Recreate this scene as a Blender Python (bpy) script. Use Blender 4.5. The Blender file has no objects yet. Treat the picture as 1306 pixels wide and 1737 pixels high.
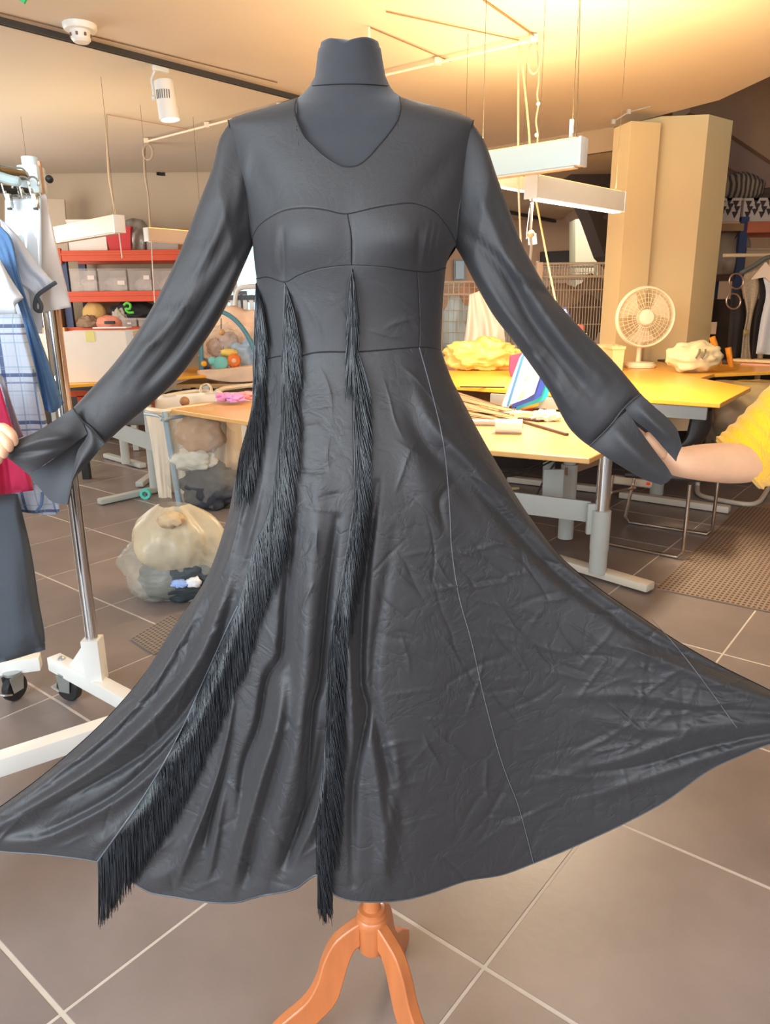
import bpy, bmesh, math, random
import numpy as np
from mathutils import Vector, Matrix
from mathutils import noise as mn
random.seed(7); rng = np.random.default_rng(7)
S = bpy.context.scene
COL = S.collection

# ------------------------------------------------------------------ camera
IW, IH, FPX = 1306., 1737., 1235.
CAMZ = 1.45
TH = math.radians(15.7); ROLL = math.radians(-0.6)
CR = Matrix.Rotation(math.pi/2-TH, 3, 'X') @ Matrix.Rotation(ROLL, 3, 'Z')
cd = bpy.data.cameras.new('camera'); cam = bpy.data.objects.new('camera', cd); COL.objects.link(cam)
cam.matrix_world = Matrix.Translation((0, 0, CAMZ)) @ CR.to_4x4()
cd.sensor_fit = 'HORIZONTAL'; cd.sensor_width = 36; cd.lens = 36*FPX/IW; cd.clip_start = .02; cd.clip_end = 100
S.camera = cam
# ------------------------------------------------------------------ world, light, exposure
S.view_settings.view_transform = 'Standard'; S.view_settings.look = 'None'
S.view_settings.gamma = 1; S.view_settings.use_curve_mapping = False
S.view_settings.exposure = 0.18
W = bpy.data.worlds.new('world'); S.world = W; W.use_nodes = True
bg = W.node_tree.nodes['Background']; bg.inputs[0].default_value = (.86, .93, 1, 1); bg.inputs[1].default_value = 0.85

def area(name, loc, rot, sx, sy, power, col, spread=None):
    l = bpy.data.lights.new(name, 'AREA'); l.shape = 'RECTANGLE'; l.size = sx; l.size_y = sy
    l.energy = power; l.color = col
    if spread: l.spread = spread
    o = bpy.data.objects.new(name, l); COL.objects.link(o); o.location = loc; o.rotation_euler = rot
    return o
# daylight through the shop front behind and to the left of the camera
area('shop_window_daylight', (-2.9, -1.2, 2.0), (math.radians(86), 0, math.radians(-48)), 2.6, 2.4, 230, (.78, .91, 1))
area('shop_window_daylight', (0.5, -2.6, 2.15), (math.radians(86), 0, math.radians(6)), 4.2, 1.9, 115, (.97, .97, 1))
# daylight from windows deep in the shop, on the left
area('far_window_daylight', (-5.6, 7.0, 1.9), (math.radians(90), 0, math.radians(-90)), 3.5, 1.8, 120, (1, .97, .92))
area('back_room_fill', (3.2, 11.6, 2.9), (0, 0, 0), 3.0, 2.0, 110, (1, .90, .80))  # added fill without a fitting, brightens the dark back room

# ------------------------------------------------------------------ helpers
def ray(px, py):
    return CR @ Vector(((px-IW/2)/FPX, -(py-IH/2)/FPX, -1))
def at(px, py, y=None, z=None):
    d = ray(px, py)
    t = y/d.y if y is not None else (z-CAMZ)/d.z
    return Vector((0, 0, CAMZ)) + d*t
CRn = np.array(CR)
def atn(px, py, y):                      # vectorised
    px = np.asarray(px, float); py = np.asarray(py, float); y = np.asarray(y, float)
    v = np.stack([(px-IW/2)/FPX, -(py-IH/2)/FPX, -np.ones_like(px)], -1) @ CRn.T
    t = (y/v[..., 1])[..., None]
    return v*t + np.array([0, 0, CAMZ])

def lab(o, label=None, cat=None, group=None, kind=None):
    if label: o['label'] = label
    if cat: o['category'] = cat
    if group: o['group'] = group
    if kind: o['kind'] = kind
    return o
def emp(name, label, cat, loc=(0, 0, 0), rz=0, group=None):
    o = bpy.data.objects.new(name, None); COL.objects.link(o); o.empty_display_size = .1
    o.location = loc; o.rotation_euler = (0, 0, rz); return lab(o, label, cat, group)
ORG = {}
def worldorg(p):
    v = Vector((0, 0, 0))
    while p: v = v + p.location; p = p.parent
    return v
def mk(name, V, Fs, m, parent=None, local=False, smooth=True, kind=None):
    V = np.asarray(V, float).reshape(-1, 3)
    c = np.zeros(3)
    if not local:
        c = np.array([(V[:, 0].min()+V[:, 0].max())/2, (V[:, 1].min()+V[:, 1].max())/2, V[:, 2].min()])
    me = bpy.data.meshes.new(name); me.from_pydata((V-c).tolist(), [], Fs); me.update()
    if smooth is True: me.polygons.foreach_set('use_smooth', [True]*len(me.polygons))
    elif smooth:
        me.polygons.foreach_set('use_smooth', [True]*len(me.polygons))
        try: me.set_sharp_from_angle(angle=math.radians(smooth))
        except Exception: pass
    if m: me.materials.append(m)
    o = bpy.data.objects.new(name, me); COL.objects.link(o)
    if parent:
        o.parent = parent
        if not local: o.location = Vector(c) - worldorg(parent)
    else: o.location = c
    if kind: o['kind'] = kind
    return o
class G:
    """collects geometry for one mesh"""
    def __init__(s): s.V = []; s.F = []
    def add(s, V, F):
        b = len(s.V); s.V += [tuple(v) for v in V]; s.F += [tuple(i+b for i in f) for f in F]; return s
    def box(s, c, size, R=None, bev=0.0):
        bm = bmesh.new(); bmesh.ops.create_cube(bm, size=1)
        for v in bm.verts: v.co = Vector((v.co.x*size[0], v.co.y*size[1], v.co.z*size[2]))
        if bev > 0: bmesh.ops.bevel(bm, geom=bm.edges[:], offset=bev, segments=2, affect='EDGES', profile=.6)
        bm.verts.ensure_lookup_table(); c = Vector(c)
        V = [(R @ v.co if R else v.co)+c for v in bm.verts]; F = [[v.index for v in f.verts] for f in bm.faces]
        bm.free(); return s.add(V, F)
    def bar(s, a, b, w, h, bev=0.0, up=(0, 0, 1)):
        a = Vector(a); b = Vector(b); d = b-a; L = d.length; d.normalize()
        u = Vector(up)
        if abs(d.dot(u)) > .98: u = Vector((0, 1, 0))
        x = d.cross(u).normalized(); z = x.cross(d)
        R = Matrix((x, d, z)).transposed()
        return s.box((a+b)/2, (w, L, h), R, bev)
    def tube(s, pts, r, n=8, cap=True):
        pts = [Vector(p) for p in pts]; N = len(pts)
        rs = r if isinstance(r, (list, tuple)) else [r]*N
        V = []; F = []; prev = None
        for i, p in enumerate(pts):
            t = (pts[min(i+1, N-1)]-pts[max(i-1, 0)])
            if t.length < 1e-9: t = Vector((0, 0, 1))
            t.normalize()
            if prev is None:
                a = Vector((0, 0, 1)) if abs(t.z) < .9 else Vector((1, 0, 0)); x = t.cross(a).normalized()
            else:
                x = prev - t*prev.dot(t)
                x = x.normalized() if x.length > 1e-6 else t.cross(Vector((0, 0, 1))).normalized()
            prev = x; y = t.cross(x)
            for k in range(n):
                a = 2*math.pi*k/n; V.append(p+(x*math.cos(a)+y*math.sin(a))*rs[i])
        for i in range(N-1):
            for k in range(n):
                a = i*n+k; b = i*n+(k+1) % n; F.append((a, b, b+n, a+n))
        if cap: F.append(tuple(range(n-1, -1, -1))); F.append(tuple((N-1)*n+k for k in range(n)))
        return s.add(V, F)
    def lathe(s, prof, c=(0, 0, 0), n=24, R=None, cap=True):
        V = []; F = []; c = Vector(c)
        for r, z in prof:
            for k in range(n):
                a = 2*math.pi*k/n; v = Vector((r*math.cos(a), r*math.sin(a), z)); V.append((R @ v if R else v)+c)
        m = len(prof)
        for i in range(m-1):
            for k in range(n):
                a = i*n+k; b = i*n+(k+1) % n; F.append((a, b, b+n, a+n))
        if cap: F.append(tuple(range(n-1, -1, -1))); F.append(tuple((m-1)*n+k for k in range(n)))
        return s.add(V, F)
    def prism(s, poly, d):
        """poly: list of 3D points (planar), extruded by vector d"""
        n = len(poly); d = Vector(d); V = [Vector(p) for p in poly]+[Vector(p)+d for p in poly]
        F = [tuple(range(n)), tuple(range(2*n-1, n-1, -1))]+[(i, i+n, (i+1) % n+n, (i+1) % n)[::1] for i in range(n)]
        return s.add(V, F)
    def ball(s, c, r, sub=3, amp=0, freq=3, seed=0, sq=(1, 1, 1)):
        bm = bmesh.new(); bmesh.ops.create_icosphere(bm, subdivisions=sub, radius=1); bm.verts.ensure_lookup_table()
        V = []
        for v in bm.verts:
            k = 1+amp*mn.noise(v.co*freq+Vector((seed*3.1, seed*1.7, seed)))+amp*.5*abs(mn.noise(v.co*freq*2.3+Vector((seed, 5, 1))))
            V.append(Vector((v.co.x*sq[0], v.co.y*sq[1], v.co.z*sq[2]))*r*k+Vector(c))
        F = [[v.index for v in f.verts] for f in bm.faces]; bm.free(); return s.add(V, F)
    def obj(s, name, m, parent=None, local=False, smooth=35, kind=None):
        return mk(name, s.V, s.F, m, parent, local, smooth, kind)

# ---- materials
MATS = {}
def srgb(c): return tuple(((x/255)/12.92 if x/255 <= .04045 else ((x/255+.055)/1.055)**2.4) for x in c)
def M(name, col, rough=.5, metal=0, var=0.0, vscale=8, bump=0.0, bscale=60, alpha=1, emit=None, estr=1, spec=.5, sheen=0, trans=0, coat=0, objvar=0, stretch=None, aniso=0):
    if name in MATS: return MATS[name]
    m = bpy.data.materials.new(name); m.use_nodes = True; nt = m.node_tree; b = nt.nodes['Principled BSDF']
    c = (*srgb(col), 1)
    b.inputs['Base Color'].default_value = c; b.inputs['Roughness'].default_value = rough; b.inputs['Metallic'].default_value = metal
    b.inputs['Specular IOR Level'].default_value = spec; b.inputs['Alpha'].default_value = alpha
    b.inputs['Sheen Weight'].default_value = sheen; b.inputs['Transmission Weight'].default_value = trans; b.inputs['Coat Weight'].default_value = coat
    if aniso: b.inputs['Anisotropic'].default_value = aniso
    if emit: b.inputs['Emission Color'].default_value = (*srgb(emit), 1); b.inputs['Emission Strength'].default_value = estr
    tc = nt.nodes.new('ShaderNodeTexCoord'); src = tc.outputs['Object']
    if stretch:
        mp = nt.nodes.new('ShaderNodeMapping'); mp.inputs['Scale'].default_value = stretch; nt.links.new(src, mp.inputs[0]); src = mp.outputs[0]
    if var or objvar:
        n = nt.nodes.new('ShaderNodeTexNoise'); n.inputs['Scale'].default_value = vscale; n.inputs['Detail'].default_value = 5; nt.links.new(src, n.inputs['Vector'])
        hs = nt.nodes.new('ShaderNodeHueSaturation'); hs.inputs['Color'].default_value = c
        mr = nt.nodes.new('ShaderNodeMapRange'); mr.inputs['From Min'].default_value = .25; mr.inputs['From Max'].default_value = .75
        mr.inputs['To Min'].default_value = 1-var; mr.inputs['To Max'].default_value = 1+var; nt.links.new(n.outputs['Fac'], mr.inputs['Value'])
        out = mr.outputs[0]
        if objvar:
            oi = nt.nodes.new('ShaderNodeObjectInfo'); m2 = nt.nodes.new('ShaderNodeMapRange'); m2.inputs['To Min'].default_value = 1-objvar; m2.inputs['To Max'].default_value = 1+objvar
            nt.links.new(oi.outputs['Random'], m2.inputs['Value']); mm = nt.nodes.new('ShaderNodeMath'); mm.operation = 'MULTIPLY'
            nt.links.new(out, mm.inputs[0]); nt.links.new(m2.outputs[0], mm.inputs[1]); out = mm.outputs[0]
        nt.links.new(out, hs.inputs['Value']); nt.links.new(hs.outputs[0], b.inputs['Base Color'])
    if bump:
        n = nt.nodes.new('ShaderNodeTexNoise'); n.inputs['Scale'].default_value = bscale; n.inputs['Detail'].default_value = 4; nt.links.new(src, n.inputs['Vector'])
        bp = nt.nodes.new('ShaderNodeBump'); bp.inputs['Strength'].default_value = bump; bp.inputs['Distance'].default_value = .01
        nt.links.new(n.outputs['Fac'], bp.inputs['Height']); nt.links.new(bp.outputs[0], b.inputs['Normal'])
    MATS[name] = m; return m
def plaid(name, base, lines, axes='XZ'):
    """woven check: lines = [(axis, period, offset, width, colour, strength)]"""
    m = M(name, base, .85, bump=.1, bscale=300); nt = m.node_tree; b = nt.nodes['Principled BSDF']
    tc = nt.nodes.new('ShaderNodeTexCoord'); sx = nt.nodes.new('ShaderNodeSeparateXYZ'); nt.links.new(tc.outputs['Object'], sx.inputs[0])
    prev = None
    for ax, per, off, wd, col, st in lines:
        a = nt.nodes.new('ShaderNodeMath'); a.operation = 'ADD'; a.inputs[1].default_value = off+10; nt.links.new(sx.outputs[ax], a.inputs[0])
        q = nt.nodes.new('ShaderNodeMath'); q.operation = 'MODULO'; q.inputs[1].default_value = per; nt.links.new(a.outputs[0], q.inputs[0])
        l = nt.nodes.new('ShaderNodeMath'); l.operation = 'LESS_THAN'; l.inputs[1].default_value = wd; nt.links.new(q.outputs[0], l.inputs[0])
        f = nt.nodes.new('ShaderNodeMath'); f.operation = 'MULTIPLY'; f.inputs[1].default_value = st; nt.links.new(l.outputs[0], f.inputs[0])
        mx = nt.nodes.new('ShaderNodeMix'); mx.data_type = 'RGBA'; nt.links.new(f.outputs[0], mx.inputs[0])
        if prev: nt.links.new(prev, mx.inputs[6])
        else: mx.inputs[6].default_value = (*srgb(base), 1)
        mx.inputs[7].default_value = (*srgb(col), 1); prev = mx.outputs[2]
    nt.links.new(prev, b.inputs['Base Color']); return m

wall_m = M('painted_wall', (196, 176, 150), .85, var=.04, vscale=2)
ceil_m = M('ceiling_plaster', (212, 199, 182), .8, var=.02, vscale=1.5)
tile_m = M('porcelain_tile', (124, 112, 108), .38, var=.16, vscale=3.2, bump=.05, bscale=40, objvar=.07)
grout_m = M('grout', (184, 174, 164), .9, var=.08, vscale=20)
white_m = M('white_metal', (232, 230, 224), .4, var=.03)
grey_m = M('grey_powder_metal', (176, 178, 172), .45, var=.03)
dgrey_m = M('dark_metal', (60, 58, 58), .5)
chrome_m = M('chrome', (215, 215, 215), .12, 1)
black_m = M('black_plastic', (28, 27, 28), .5)
cream_m = M('cream_plastic', (226, 206, 180), .5)
wood_y = M('yellow_laminate', (246, 178, 60), .28, var=.06, vscale=3, stretch=(1, 8, 1))
wood_t = M('tan_laminate', (224, 172, 104), .3, var=.06, vscale=3, stretch=(1, 8, 1))
orange_m = M('orange_steel', (205, 74, 30), .5, var=.06)
blue_m = M('blue_steel', (44, 56, 92), .5)
cord_m = M('cord', (186, 166, 142), .7)
# ---- generic curves
def resample(pts, n):
    p = np.array(pts, float); d = np.r_[0, np.cumsum(np.hypot(*np.diff(p, axis=0).T))]
    t = np.linspace(0, d[-1], n) if np.isscalar(n) else np.asarray(n)*d[-1]
    return np.stack([np.interp(t, d, p[:, 0]), np.interp(t, d, p[:, 1])], 1)
def smooth(pts, k=6):
    """Catmull-Rom through 2D points"""
    p = [np.array(q, float) for q in pts]
    if len(p) < 3: return np.array(p)
    p = [2*p[0]-p[1]]+p+[2*p[-1]-p[-2]]; out = []
    for i in range(1, len(p)-2):
        for j in range(k):
            t = j/k; a, b, c, d = p[i-1:i+3]
            out.append(.5*((2*b)+(c-a)*t+(2*a-5*b+4*c-d)*t*t+(-a+3*b-3*c+d)*t**3))
    out.append(p[-2]); return np.array(out)
def coons(T, B, L, R, U, V):
    """T,B left->right, L,R top->bottom; U,V param arrays; returns (nv,nu,2)"""
    T = resample(T, U); B = resample(B, U); L = resample(L, V); R = resample(R, V)
    u = U[None, :, None]; v = V[:, None, None]
    return (1-v)*T[None]+v*B[None]+(1-u)*L[:, None]+u*R[:, None]-((1-u)*(1-v)*T[0]+u*(1-v)*T[-1]+(1-u)*v*B[0]+u*v*B[-1])
def gridfaces(nv, nu, off=0, flip=False):
    f = []
    for j in range(nv-1):
        for i in range(nu-1):
            a = off+j*nu+i; q = (a, a+nu, a+nu+1, a+1); f.append(q[::-1] if flip else q)
    return f
def sheet(name, L, R, y, m, parent=None, T=None, Bt=None, thick=.02, fold=.008, nf=5, bulge=.0, nu=30, nv=34, seed=1, fv=1.0, kind=None):
    """a hanging cloth or slab: closed front and back, folds run top to bottom"""
    L = smooth(L); R = smooth(R)
    T = smooth(T) if T else np.array([L[0], R[0]]); Bt = smooth(Bt) if Bt else np.array([L[-1], R[-1]])
    U = np.linspace(0, 1, nu); Vv = np.linspace(0, 1, nv)
    P = coons(T, Bt, L, R, U, Vv)
    yt, yb = y if isinstance(y, tuple) else (y, y)
    u = U[None, :]+0*Vv[:, None]; v = Vv[:, None]+0*U[None, :]
    rs = np.random.default_rng(seed); ph = rs.uniform(0, 6, 6)
    e = (np.clip(np.minimum.reduce([u, 1-u, v, 1-v])*9, 0, 1))**.5
    d = fold*(.25+.75*v**fv)*(np.sin(nf*2*np.pi*u*.5+ph[0]+1.5*np.sin(3*v+ph[1]))+.5*np.sin(nf*2*np.pi*u+ph[2]+2*v)+.3*np.sin(9*v+6*u+ph[3]))
    yy = yt+(yb-yt)*v
    front = atn(P[..., 0], P[..., 1], yy-thick/2*e-d-bulge*np.sin(np.pi*u)*np.sin(np.pi*v)**.5)
    back = atn(P[..., 0], P[..., 1], yy+thick/2*e-d*.6+bulge*np.sin(np.pi*u)*np.sin(np.pi*v)**.5)
    # keep the same x/z outline at front and back
    Vn = np.concatenate([front.reshape(-1, 3), back.reshape(-1, 3)])
    F = gridfaces(nv, nu)+gridfaces(nv, nu, nv*nu, True); o = nv*nu
    for i in range(nu-1):
        F.append((i, i+1, o+i+1, o+i)); a = (nv-1)*nu+i; F.append((a+1, a, o+a, o+a+1))
    for j in range(nv-1):
        a = j*nu; F.append((a+nu, a, o+a, o+a+nu)); a = j*nu+nu-1; F.append((a, a+nu, o+a+nu, o+a))
    return mk(name, Vn, F, m, parent, kind=kind)
def pbox(g, x0, y0, x1, y1, Y, dep, bev=.006, inset=0):
    a = at((x0+x1)/2, (y0+y1)/2, y=Y); w = (at(x1, (y0+y1)/2, y=Y)-at(x0, (y0+y1)/2, y=Y)).x; h = (at((x0+x1)/2, y0, y=Y)-at((x0+x1)/2, y1, y=Y)).z
    g.box((a.x, Y+dep/2, a.z), (abs(w), dep, abs(h)), None, bev); return a, w, h
# ================================================================== THE ROOM
HC = 3.2
def flat(name, pts, z, th, m, up=True):
    return G().prism([(x, y, z) for x, y in pts], (0, 0, th)).obj(name, m, smooth=False)
# floor: grout bed with porcelain tiles laid at 51 degrees
fl = G().box((1, 5.5, -.0572), (22, 19, .112)).obj('floor', grout_m, smooth=False); lab(fl, kind='structure')
TA = math.radians(51.2); e1 = Vector((math.cos(TA), math.sin(TA), 0)); e2 = Vector((math.sin(TA), -math.cos(TA), 0))
TS = .653
tg = G().box((0, 0, 0), (TS-.009, TS-.009, .012), None, .0015)
tm = None; cand = []
for i in range(-30, 45):
    for j in range(-30, 30):
        c = e1*(1.160+.655*(i+.5)-0) + e2*(-.657+.652*(j+.5))
        # e1 coordinate is measured along family-2 normal, e2 along family-1 normal
        if -8 < c.x < 10 and -3 < c.y < 14.3:
            q = CR.transposed() @ (c-Vector((0, 0, CAMZ)))
            vis = False
            if q.z < -.3:
                u = IW/2+FPX*q.x/-q.z; v = IH/2-FPX*q.y/-q.z; mg = 500/-q.z+20
                vis = -mg < u < IW+mg and 500 < v < IH+mg
            cand.append((0 if vis else 1, c.length, c))
cand.sort(key=lambda t: (t[0], t[1]))
first = None
rest = G()
for k, (vz, L_, c) in enumerate(cand):
    if k < 290 and not vz:
        if first is None:
            o = tg.obj('tile', tile_m, fl, local=True, smooth=False); first = o
        else:
            o = first.copy(); COL.objects.link(o)
        o.location = Vector((c.x, c.y, -.006))-worldorg(fl); o.rotation_euler = (0, 0, TA)
    else:
        R = Matrix.Rotation(TA, 3, 'Z'); rest.box((c.x, c.y, -.006), (TS-.009, TS-.009, .012), R)
rest.obj('tile_field', tile_m, fl, smooth=False, kind='stuff')
ceil_pts = [(-9, -3.6), (10, -3.6), (10, 2.2), (3.4, 5.2), (3.12, 6.56), (3.02, 7.24), (2.395, 8.23), (1.206, 9.21), (-.35, 10.5), (-9, 10.5)]
lab(flat('ceiling', ceil_pts[::-1], HC, .12, ceil_m), kind='structure')
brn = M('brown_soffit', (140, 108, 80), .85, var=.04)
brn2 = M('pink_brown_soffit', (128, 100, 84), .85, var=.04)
# fascia dropping from the ceiling's edge, lower ceiling of the back room
g = G()
fp = [(2.395, 8.23), (1.206, 9.21), (-.35, 10.5)]
g2 = G()
for a, b in zip(fp[:-1], fp[1:]): g2.bar((*a, HC-.11), (*b, HC-.11), .05, .22)
lab(g2.obj('trim_1', M('fascia', (186, 158, 122), .8), smooth=False), kind='structure')
lab(flat('ceiling_back_room', [(-.35, 10.5), (-.35, 14.5), (3.3, 14.5), (2.9, 8.4), (2.395, 8.23), (1.206, 9.21)], 2.98, .1, M('back_ceiling', (190, 168, 138), .85)), kind='structure')
lab(G().box((-4.6, 10.62, 1.7), (9.2, .16, 3.4)).obj('wall_left_rear', wall_m, smooth=False), kind='structure')
lab(G().box((-6.6, 3.5, 1.6), (.16, 14.2, 3.2)).obj('wall_left', wall_m, smooth=False), kind='structure')
lab(flat('upper_light_cover', [(2.2, 2.0), (9, 2.0), (9, 14.5), (2.2, 14.5)], 4.7, .1, brn), kind='structure')  # unseen slab added over the void, keeps world light out
lab(G().box((4.4, 14.5, 2.4), (11.5, .16, 4.8)).obj('wall_back', M('pink_wall', (204, 164, 132), .85, var=.03), smooth=False), kind='structure')
lab(G().box((8.0, 5.5, 2.4), (.16, 18, 4.8)).obj('wall_right', wall_m, smooth=False), kind='structure')
# main column: eight-sided, with a boxed panel on its left front
cm_ = M('column_paint', (238, 212, 158), .7, var=.03, vscale=1.2)
cA = at(1045, 400, y=8.1); cB = at(1226, 400, y=8.1); cc = Vector(((cA.x+cB.x)/2, 8.3, 0)); rad = (cB.x-cA.x)/2*1.03
g = G(); n = 8
g.lathe([(rad, 0), (rad, HC)], cc, n, Matrix.Rotation(math.radians(22.5-8), 3, 'Z'))
colo = g.obj('column', cm_, smooth=False); lab(colo, kind='structure')
pp = at(1092, 400, y=7.25)
pb = G(); pb.box((at(1080, 400, y=7.5).x, 7.74, 1.56), (.32, .30, 3.1), Matrix.Rotation(math.radians(14), 3, 'Z'), .004)
pb.obj('boxed_panel', cm_, colo, smooth=False)
g = G()
q = [at(1040, 203, y=7.36), at(1066, 186, y=7.3), at(1104, 176, y=7.3)]
g.tube([v+Vector((0, 0, -.02)) for v in q], .006, 6)
for v in q[:2]: g.box(v+Vector((0, -.01, -.02)), (.03, .03, .04))
g.obj('cable_clip', grey_m, colo)
# stair flight over the back room (dark underside) and the brown soffit at right
def pprism(name, pts, Y, dep, m, parent=None):
    return G().prism([at(x, y, y=Y) for x, y in pts][::-1], (0, dep, 0)).obj(name, m, parent, smooth=False)
st = emp('staircase', 'dark underside of stair flight behind the cream column', 'stairs', at(1010, 300, y=10.2))
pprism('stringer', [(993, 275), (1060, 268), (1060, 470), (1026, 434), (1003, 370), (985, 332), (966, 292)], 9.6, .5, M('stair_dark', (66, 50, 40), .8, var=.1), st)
g = G()
for k in range(3):
    a = at(988+k*18, 285+k*42, y=9.55); b = at(1058, 276+k*42, y=9.55); g.bar(a, b, .04, .05)
g.obj('tread_edge', M('stair_edge', (86, 68, 54), .7), st, smooth=False)
sf = emp('stair_soffit', 'brown sloping soffit above the racks right of the column', 'stairs', at(1270, 260, y=9.0))
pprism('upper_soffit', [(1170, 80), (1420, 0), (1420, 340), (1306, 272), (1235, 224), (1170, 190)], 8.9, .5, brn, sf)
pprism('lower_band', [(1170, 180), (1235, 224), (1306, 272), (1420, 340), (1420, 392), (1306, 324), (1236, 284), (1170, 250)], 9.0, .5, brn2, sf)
lab(pprism('trim_2', [(976, 372), (1014, 366), (1014, 560), (976, 560)], 12.5, .4, M('green_grey_paint', (176, 172, 146), .8)), kind='structure')
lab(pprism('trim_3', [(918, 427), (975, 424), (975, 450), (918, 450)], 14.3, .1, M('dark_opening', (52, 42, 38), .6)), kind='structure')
# bright window deep on the left, seen between sleeve and bodice
wy = 10.5
wn = G(); a0 = at(352, 415, y=wy); a1 = at(448, 600, y=wy)
cx, cz, ww, hh = (a0.x+a1.x)/2, (a0.z+a1.z)/2, a1.x-a0.x, a0.z-a1.z
for sx in (-1, 0, 1): wn.box((cx+sx*ww/2, wy, cz), (.06, .08, hh+.06))
for sz in (-1, 0, 1): wn.box((cx, wy, cz+sz*hh/2), (ww, .08, .06))
wo = wn.obj('window_1', white_m, smooth=False); lab(wo, kind='structure')
G().box((cx, wy+.01, cz), (ww, .02, hh)).obj('pane', M('daylit_glass', (150, 200, 210), .2, emit=(170, 214, 224), estr=1.7), wo, smooth=False)
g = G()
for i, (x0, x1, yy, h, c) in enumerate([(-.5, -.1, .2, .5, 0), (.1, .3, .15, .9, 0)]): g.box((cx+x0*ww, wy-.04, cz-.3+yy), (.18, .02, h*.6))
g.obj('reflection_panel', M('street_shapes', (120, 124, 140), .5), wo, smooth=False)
# baseboard along the rear wall
lab(G().box((-4.6, 10.52, .05), (9.0, .02, .1)).obj('baseboard_rear', dgrey_m, smooth=False), kind='structure')

# ================================================================== CEILING FITTINGS
zc = HC
def track(name, pts, label, w=.035, h=.045):
    t = emp(name, label, 'lighting track', pts[0])
    for s in (-1, 1): G().bar(Vector(pts[0])+Vector((s*.019, 0, 0)), Vector(pts[1])+Vector((s*.019, 0, 0)), .008, h).obj('side_rail', dgrey_m, t, smooth=False)
    G().bar(Vector(pts[0])+Vector((0, 0, .012)), Vector(pts[1])+Vector((0, 0, .012)), .034, .010).obj('slot', black_m, t, smooth=False)
    return t
track('ceiling_track', [at(-120, 3, z=zc-.015), at(640, 201, z=zc-.015)], 'long black lighting track crossing the ceiling behind the neck')
track('ceiling_track', [at(268, 294, z=zc-.015), at(440, 318, z=zc-.015)], 'short black lighting track far back above the left sleeve')
def thin(name, pts, r, label, cat, m=cord_m, parent=None, n=6):
    o = G().tube(pts, r, n).obj(name, m, parent)
    if not parent: lab(o, label, cat)
    return o
g = G(); p0 = at(0, 22, z=zc-.004); p1 = at(470, 140, z=zc-.004)
g.tube([p0, p1], .004, 6); lab(g.obj('ceiling_cable', M('brown_cable', (120, 96, 76), .7)), 'thin brown cable running beside the long black track', 'cable')
# smoke detector
sd = at(135, 42, z=zc); t = emp('smoke_detector', 'round white smoke detector on the ceiling at top left', 'detector', sd)
G().lathe([(.105, 0), (.105, -.02), (.095, -.035)], sd, 28).obj('base', white_m, t)
G().lathe([(.06, -.035), (.065, -.05), (.06, -.085), (.045, -.10), (.001, -.10)], sd, 24).obj('chamber', white_m, t)
for k in range(8):
    a = k*math.pi/4; G().box(sd+Vector((.064*math.cos(a), .064*math.sin(a), -.065)), (.012, .012, .018), Matrix.Rotation(a, 3, 'Z')).obj('vent_slot', M('vent_brown', (120, 90, 74), .7), t, smooth=False)
# green sign corner at very top left
s0 = at(38, -6, z=zc-.12)
lab(G().box(s0, (.05, .02, .05), Matrix.Rotation(.6, 3, 'Y'), .003).obj('sign', M('green_sign', (40, 190, 110), .5)), 'tip of a green hanging sign at top left corner', 'sign')
# track spotlight
def spot(base, L, label, r=.052, hang=.09, vents=True, lit=True, sc=1.0, grp=None):
    t = emp('track_spotlight', label, 'spotlight', base, group=grp)
    G().box(base+Vector((0, 0, -.02)*1), (.12*sc, .035*sc, .035*sc), Matrix.Rotation(math.radians(48), 3, 'Z'), .004).obj('track_adapter', white_m, t)
    top = base+Vector((.015*sc, 0, -hang*sc)); ax = Vector((.10, -.02, -1)).normalized()
    R = ax.to_track_quat('Z', 'Y').to_matrix()
    r *= sc; L *= sc
    G().lathe([(r*.88, 0), (r*.93, L*.1), (r*.95, L*.5), (r, L*.93), (r, L), (r*.9, L), (r*.88, L*.96)], top, 28, R, cap=False).obj('housing', white_m, t)
    G().lathe([(r*.88, .001), (.001, 0)], top, 28, R, cap=False).obj('cap', white_m, t)
    G().lathe([(.001, L*.965), (r*.9, L*.965)], top, 28, R, cap=False).obj('lens', M('lit_lens', (255, 240, 225), .3, emit=(255, 240, 224), estr=2.2), t)
    g = G(); g.tube([base+Vector((-.045*sc, 0, -.03*sc)), top+Vector((-r*1.15, 0, .01)), top+ax*L*.42+Vector((-r*1.15, 0, 0))], .009*sc, 6)
    g.obj('bracket', white_m, t)
    G().lathe([(.016*sc, -.012*sc), (.016*sc, .012*sc)], top+ax*L*.42+Vector((-r*1.2, 0, 0)), 14, Matrix.Rotation(math.pi/2, 3, 'Y')).obj('pivot_knob', white_m, t)
    if vents:
        for k in range(7):
            a = math.radians(-135+k*13)
            d = Vector((math.cos(a), math.sin(a), 0))
            G().box(top+R @ Vector((0, 0, L*.38))+d*r*.95, (.006, .006, .06*sc), None).obj('vent_slit', M('vent_dark', (110, 100, 90), .7), t, smooth=False)
    l = bpy.data.lights.new('spotlight_lamp', 'SPOT'); l.energy = 18; l.color = (1, .86, .68); l.spot_size = 1.2; l.shadow_soft_size = .04
    lo = bpy.data.objects.new('spotlight_lamp', l); COL.objects.link(lo); lo.parent = t; lo.location = top+ax*(L+.02)-base
    lo.rotation_euler = (-ax).to_track_quat('Z', 'Y').to_euler()
    return t
spot(at(272, 112, z=zc-.03), .26, 'large white ventilated spotlight on the long black track', r=.078, hang=.10, sc=1.0)
spot(at(903, 345, z=2.97), .2, 'small round lit spotlight between the hanging cords', r=.09, hang=.55, vents=False, sc=.8)
spot(at(956, 377, z=2.97), .2, 'small warm spotlight far back beside the grey-green pillar', r=.07, hang=.1, vents=False, sc=1.0)
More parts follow.
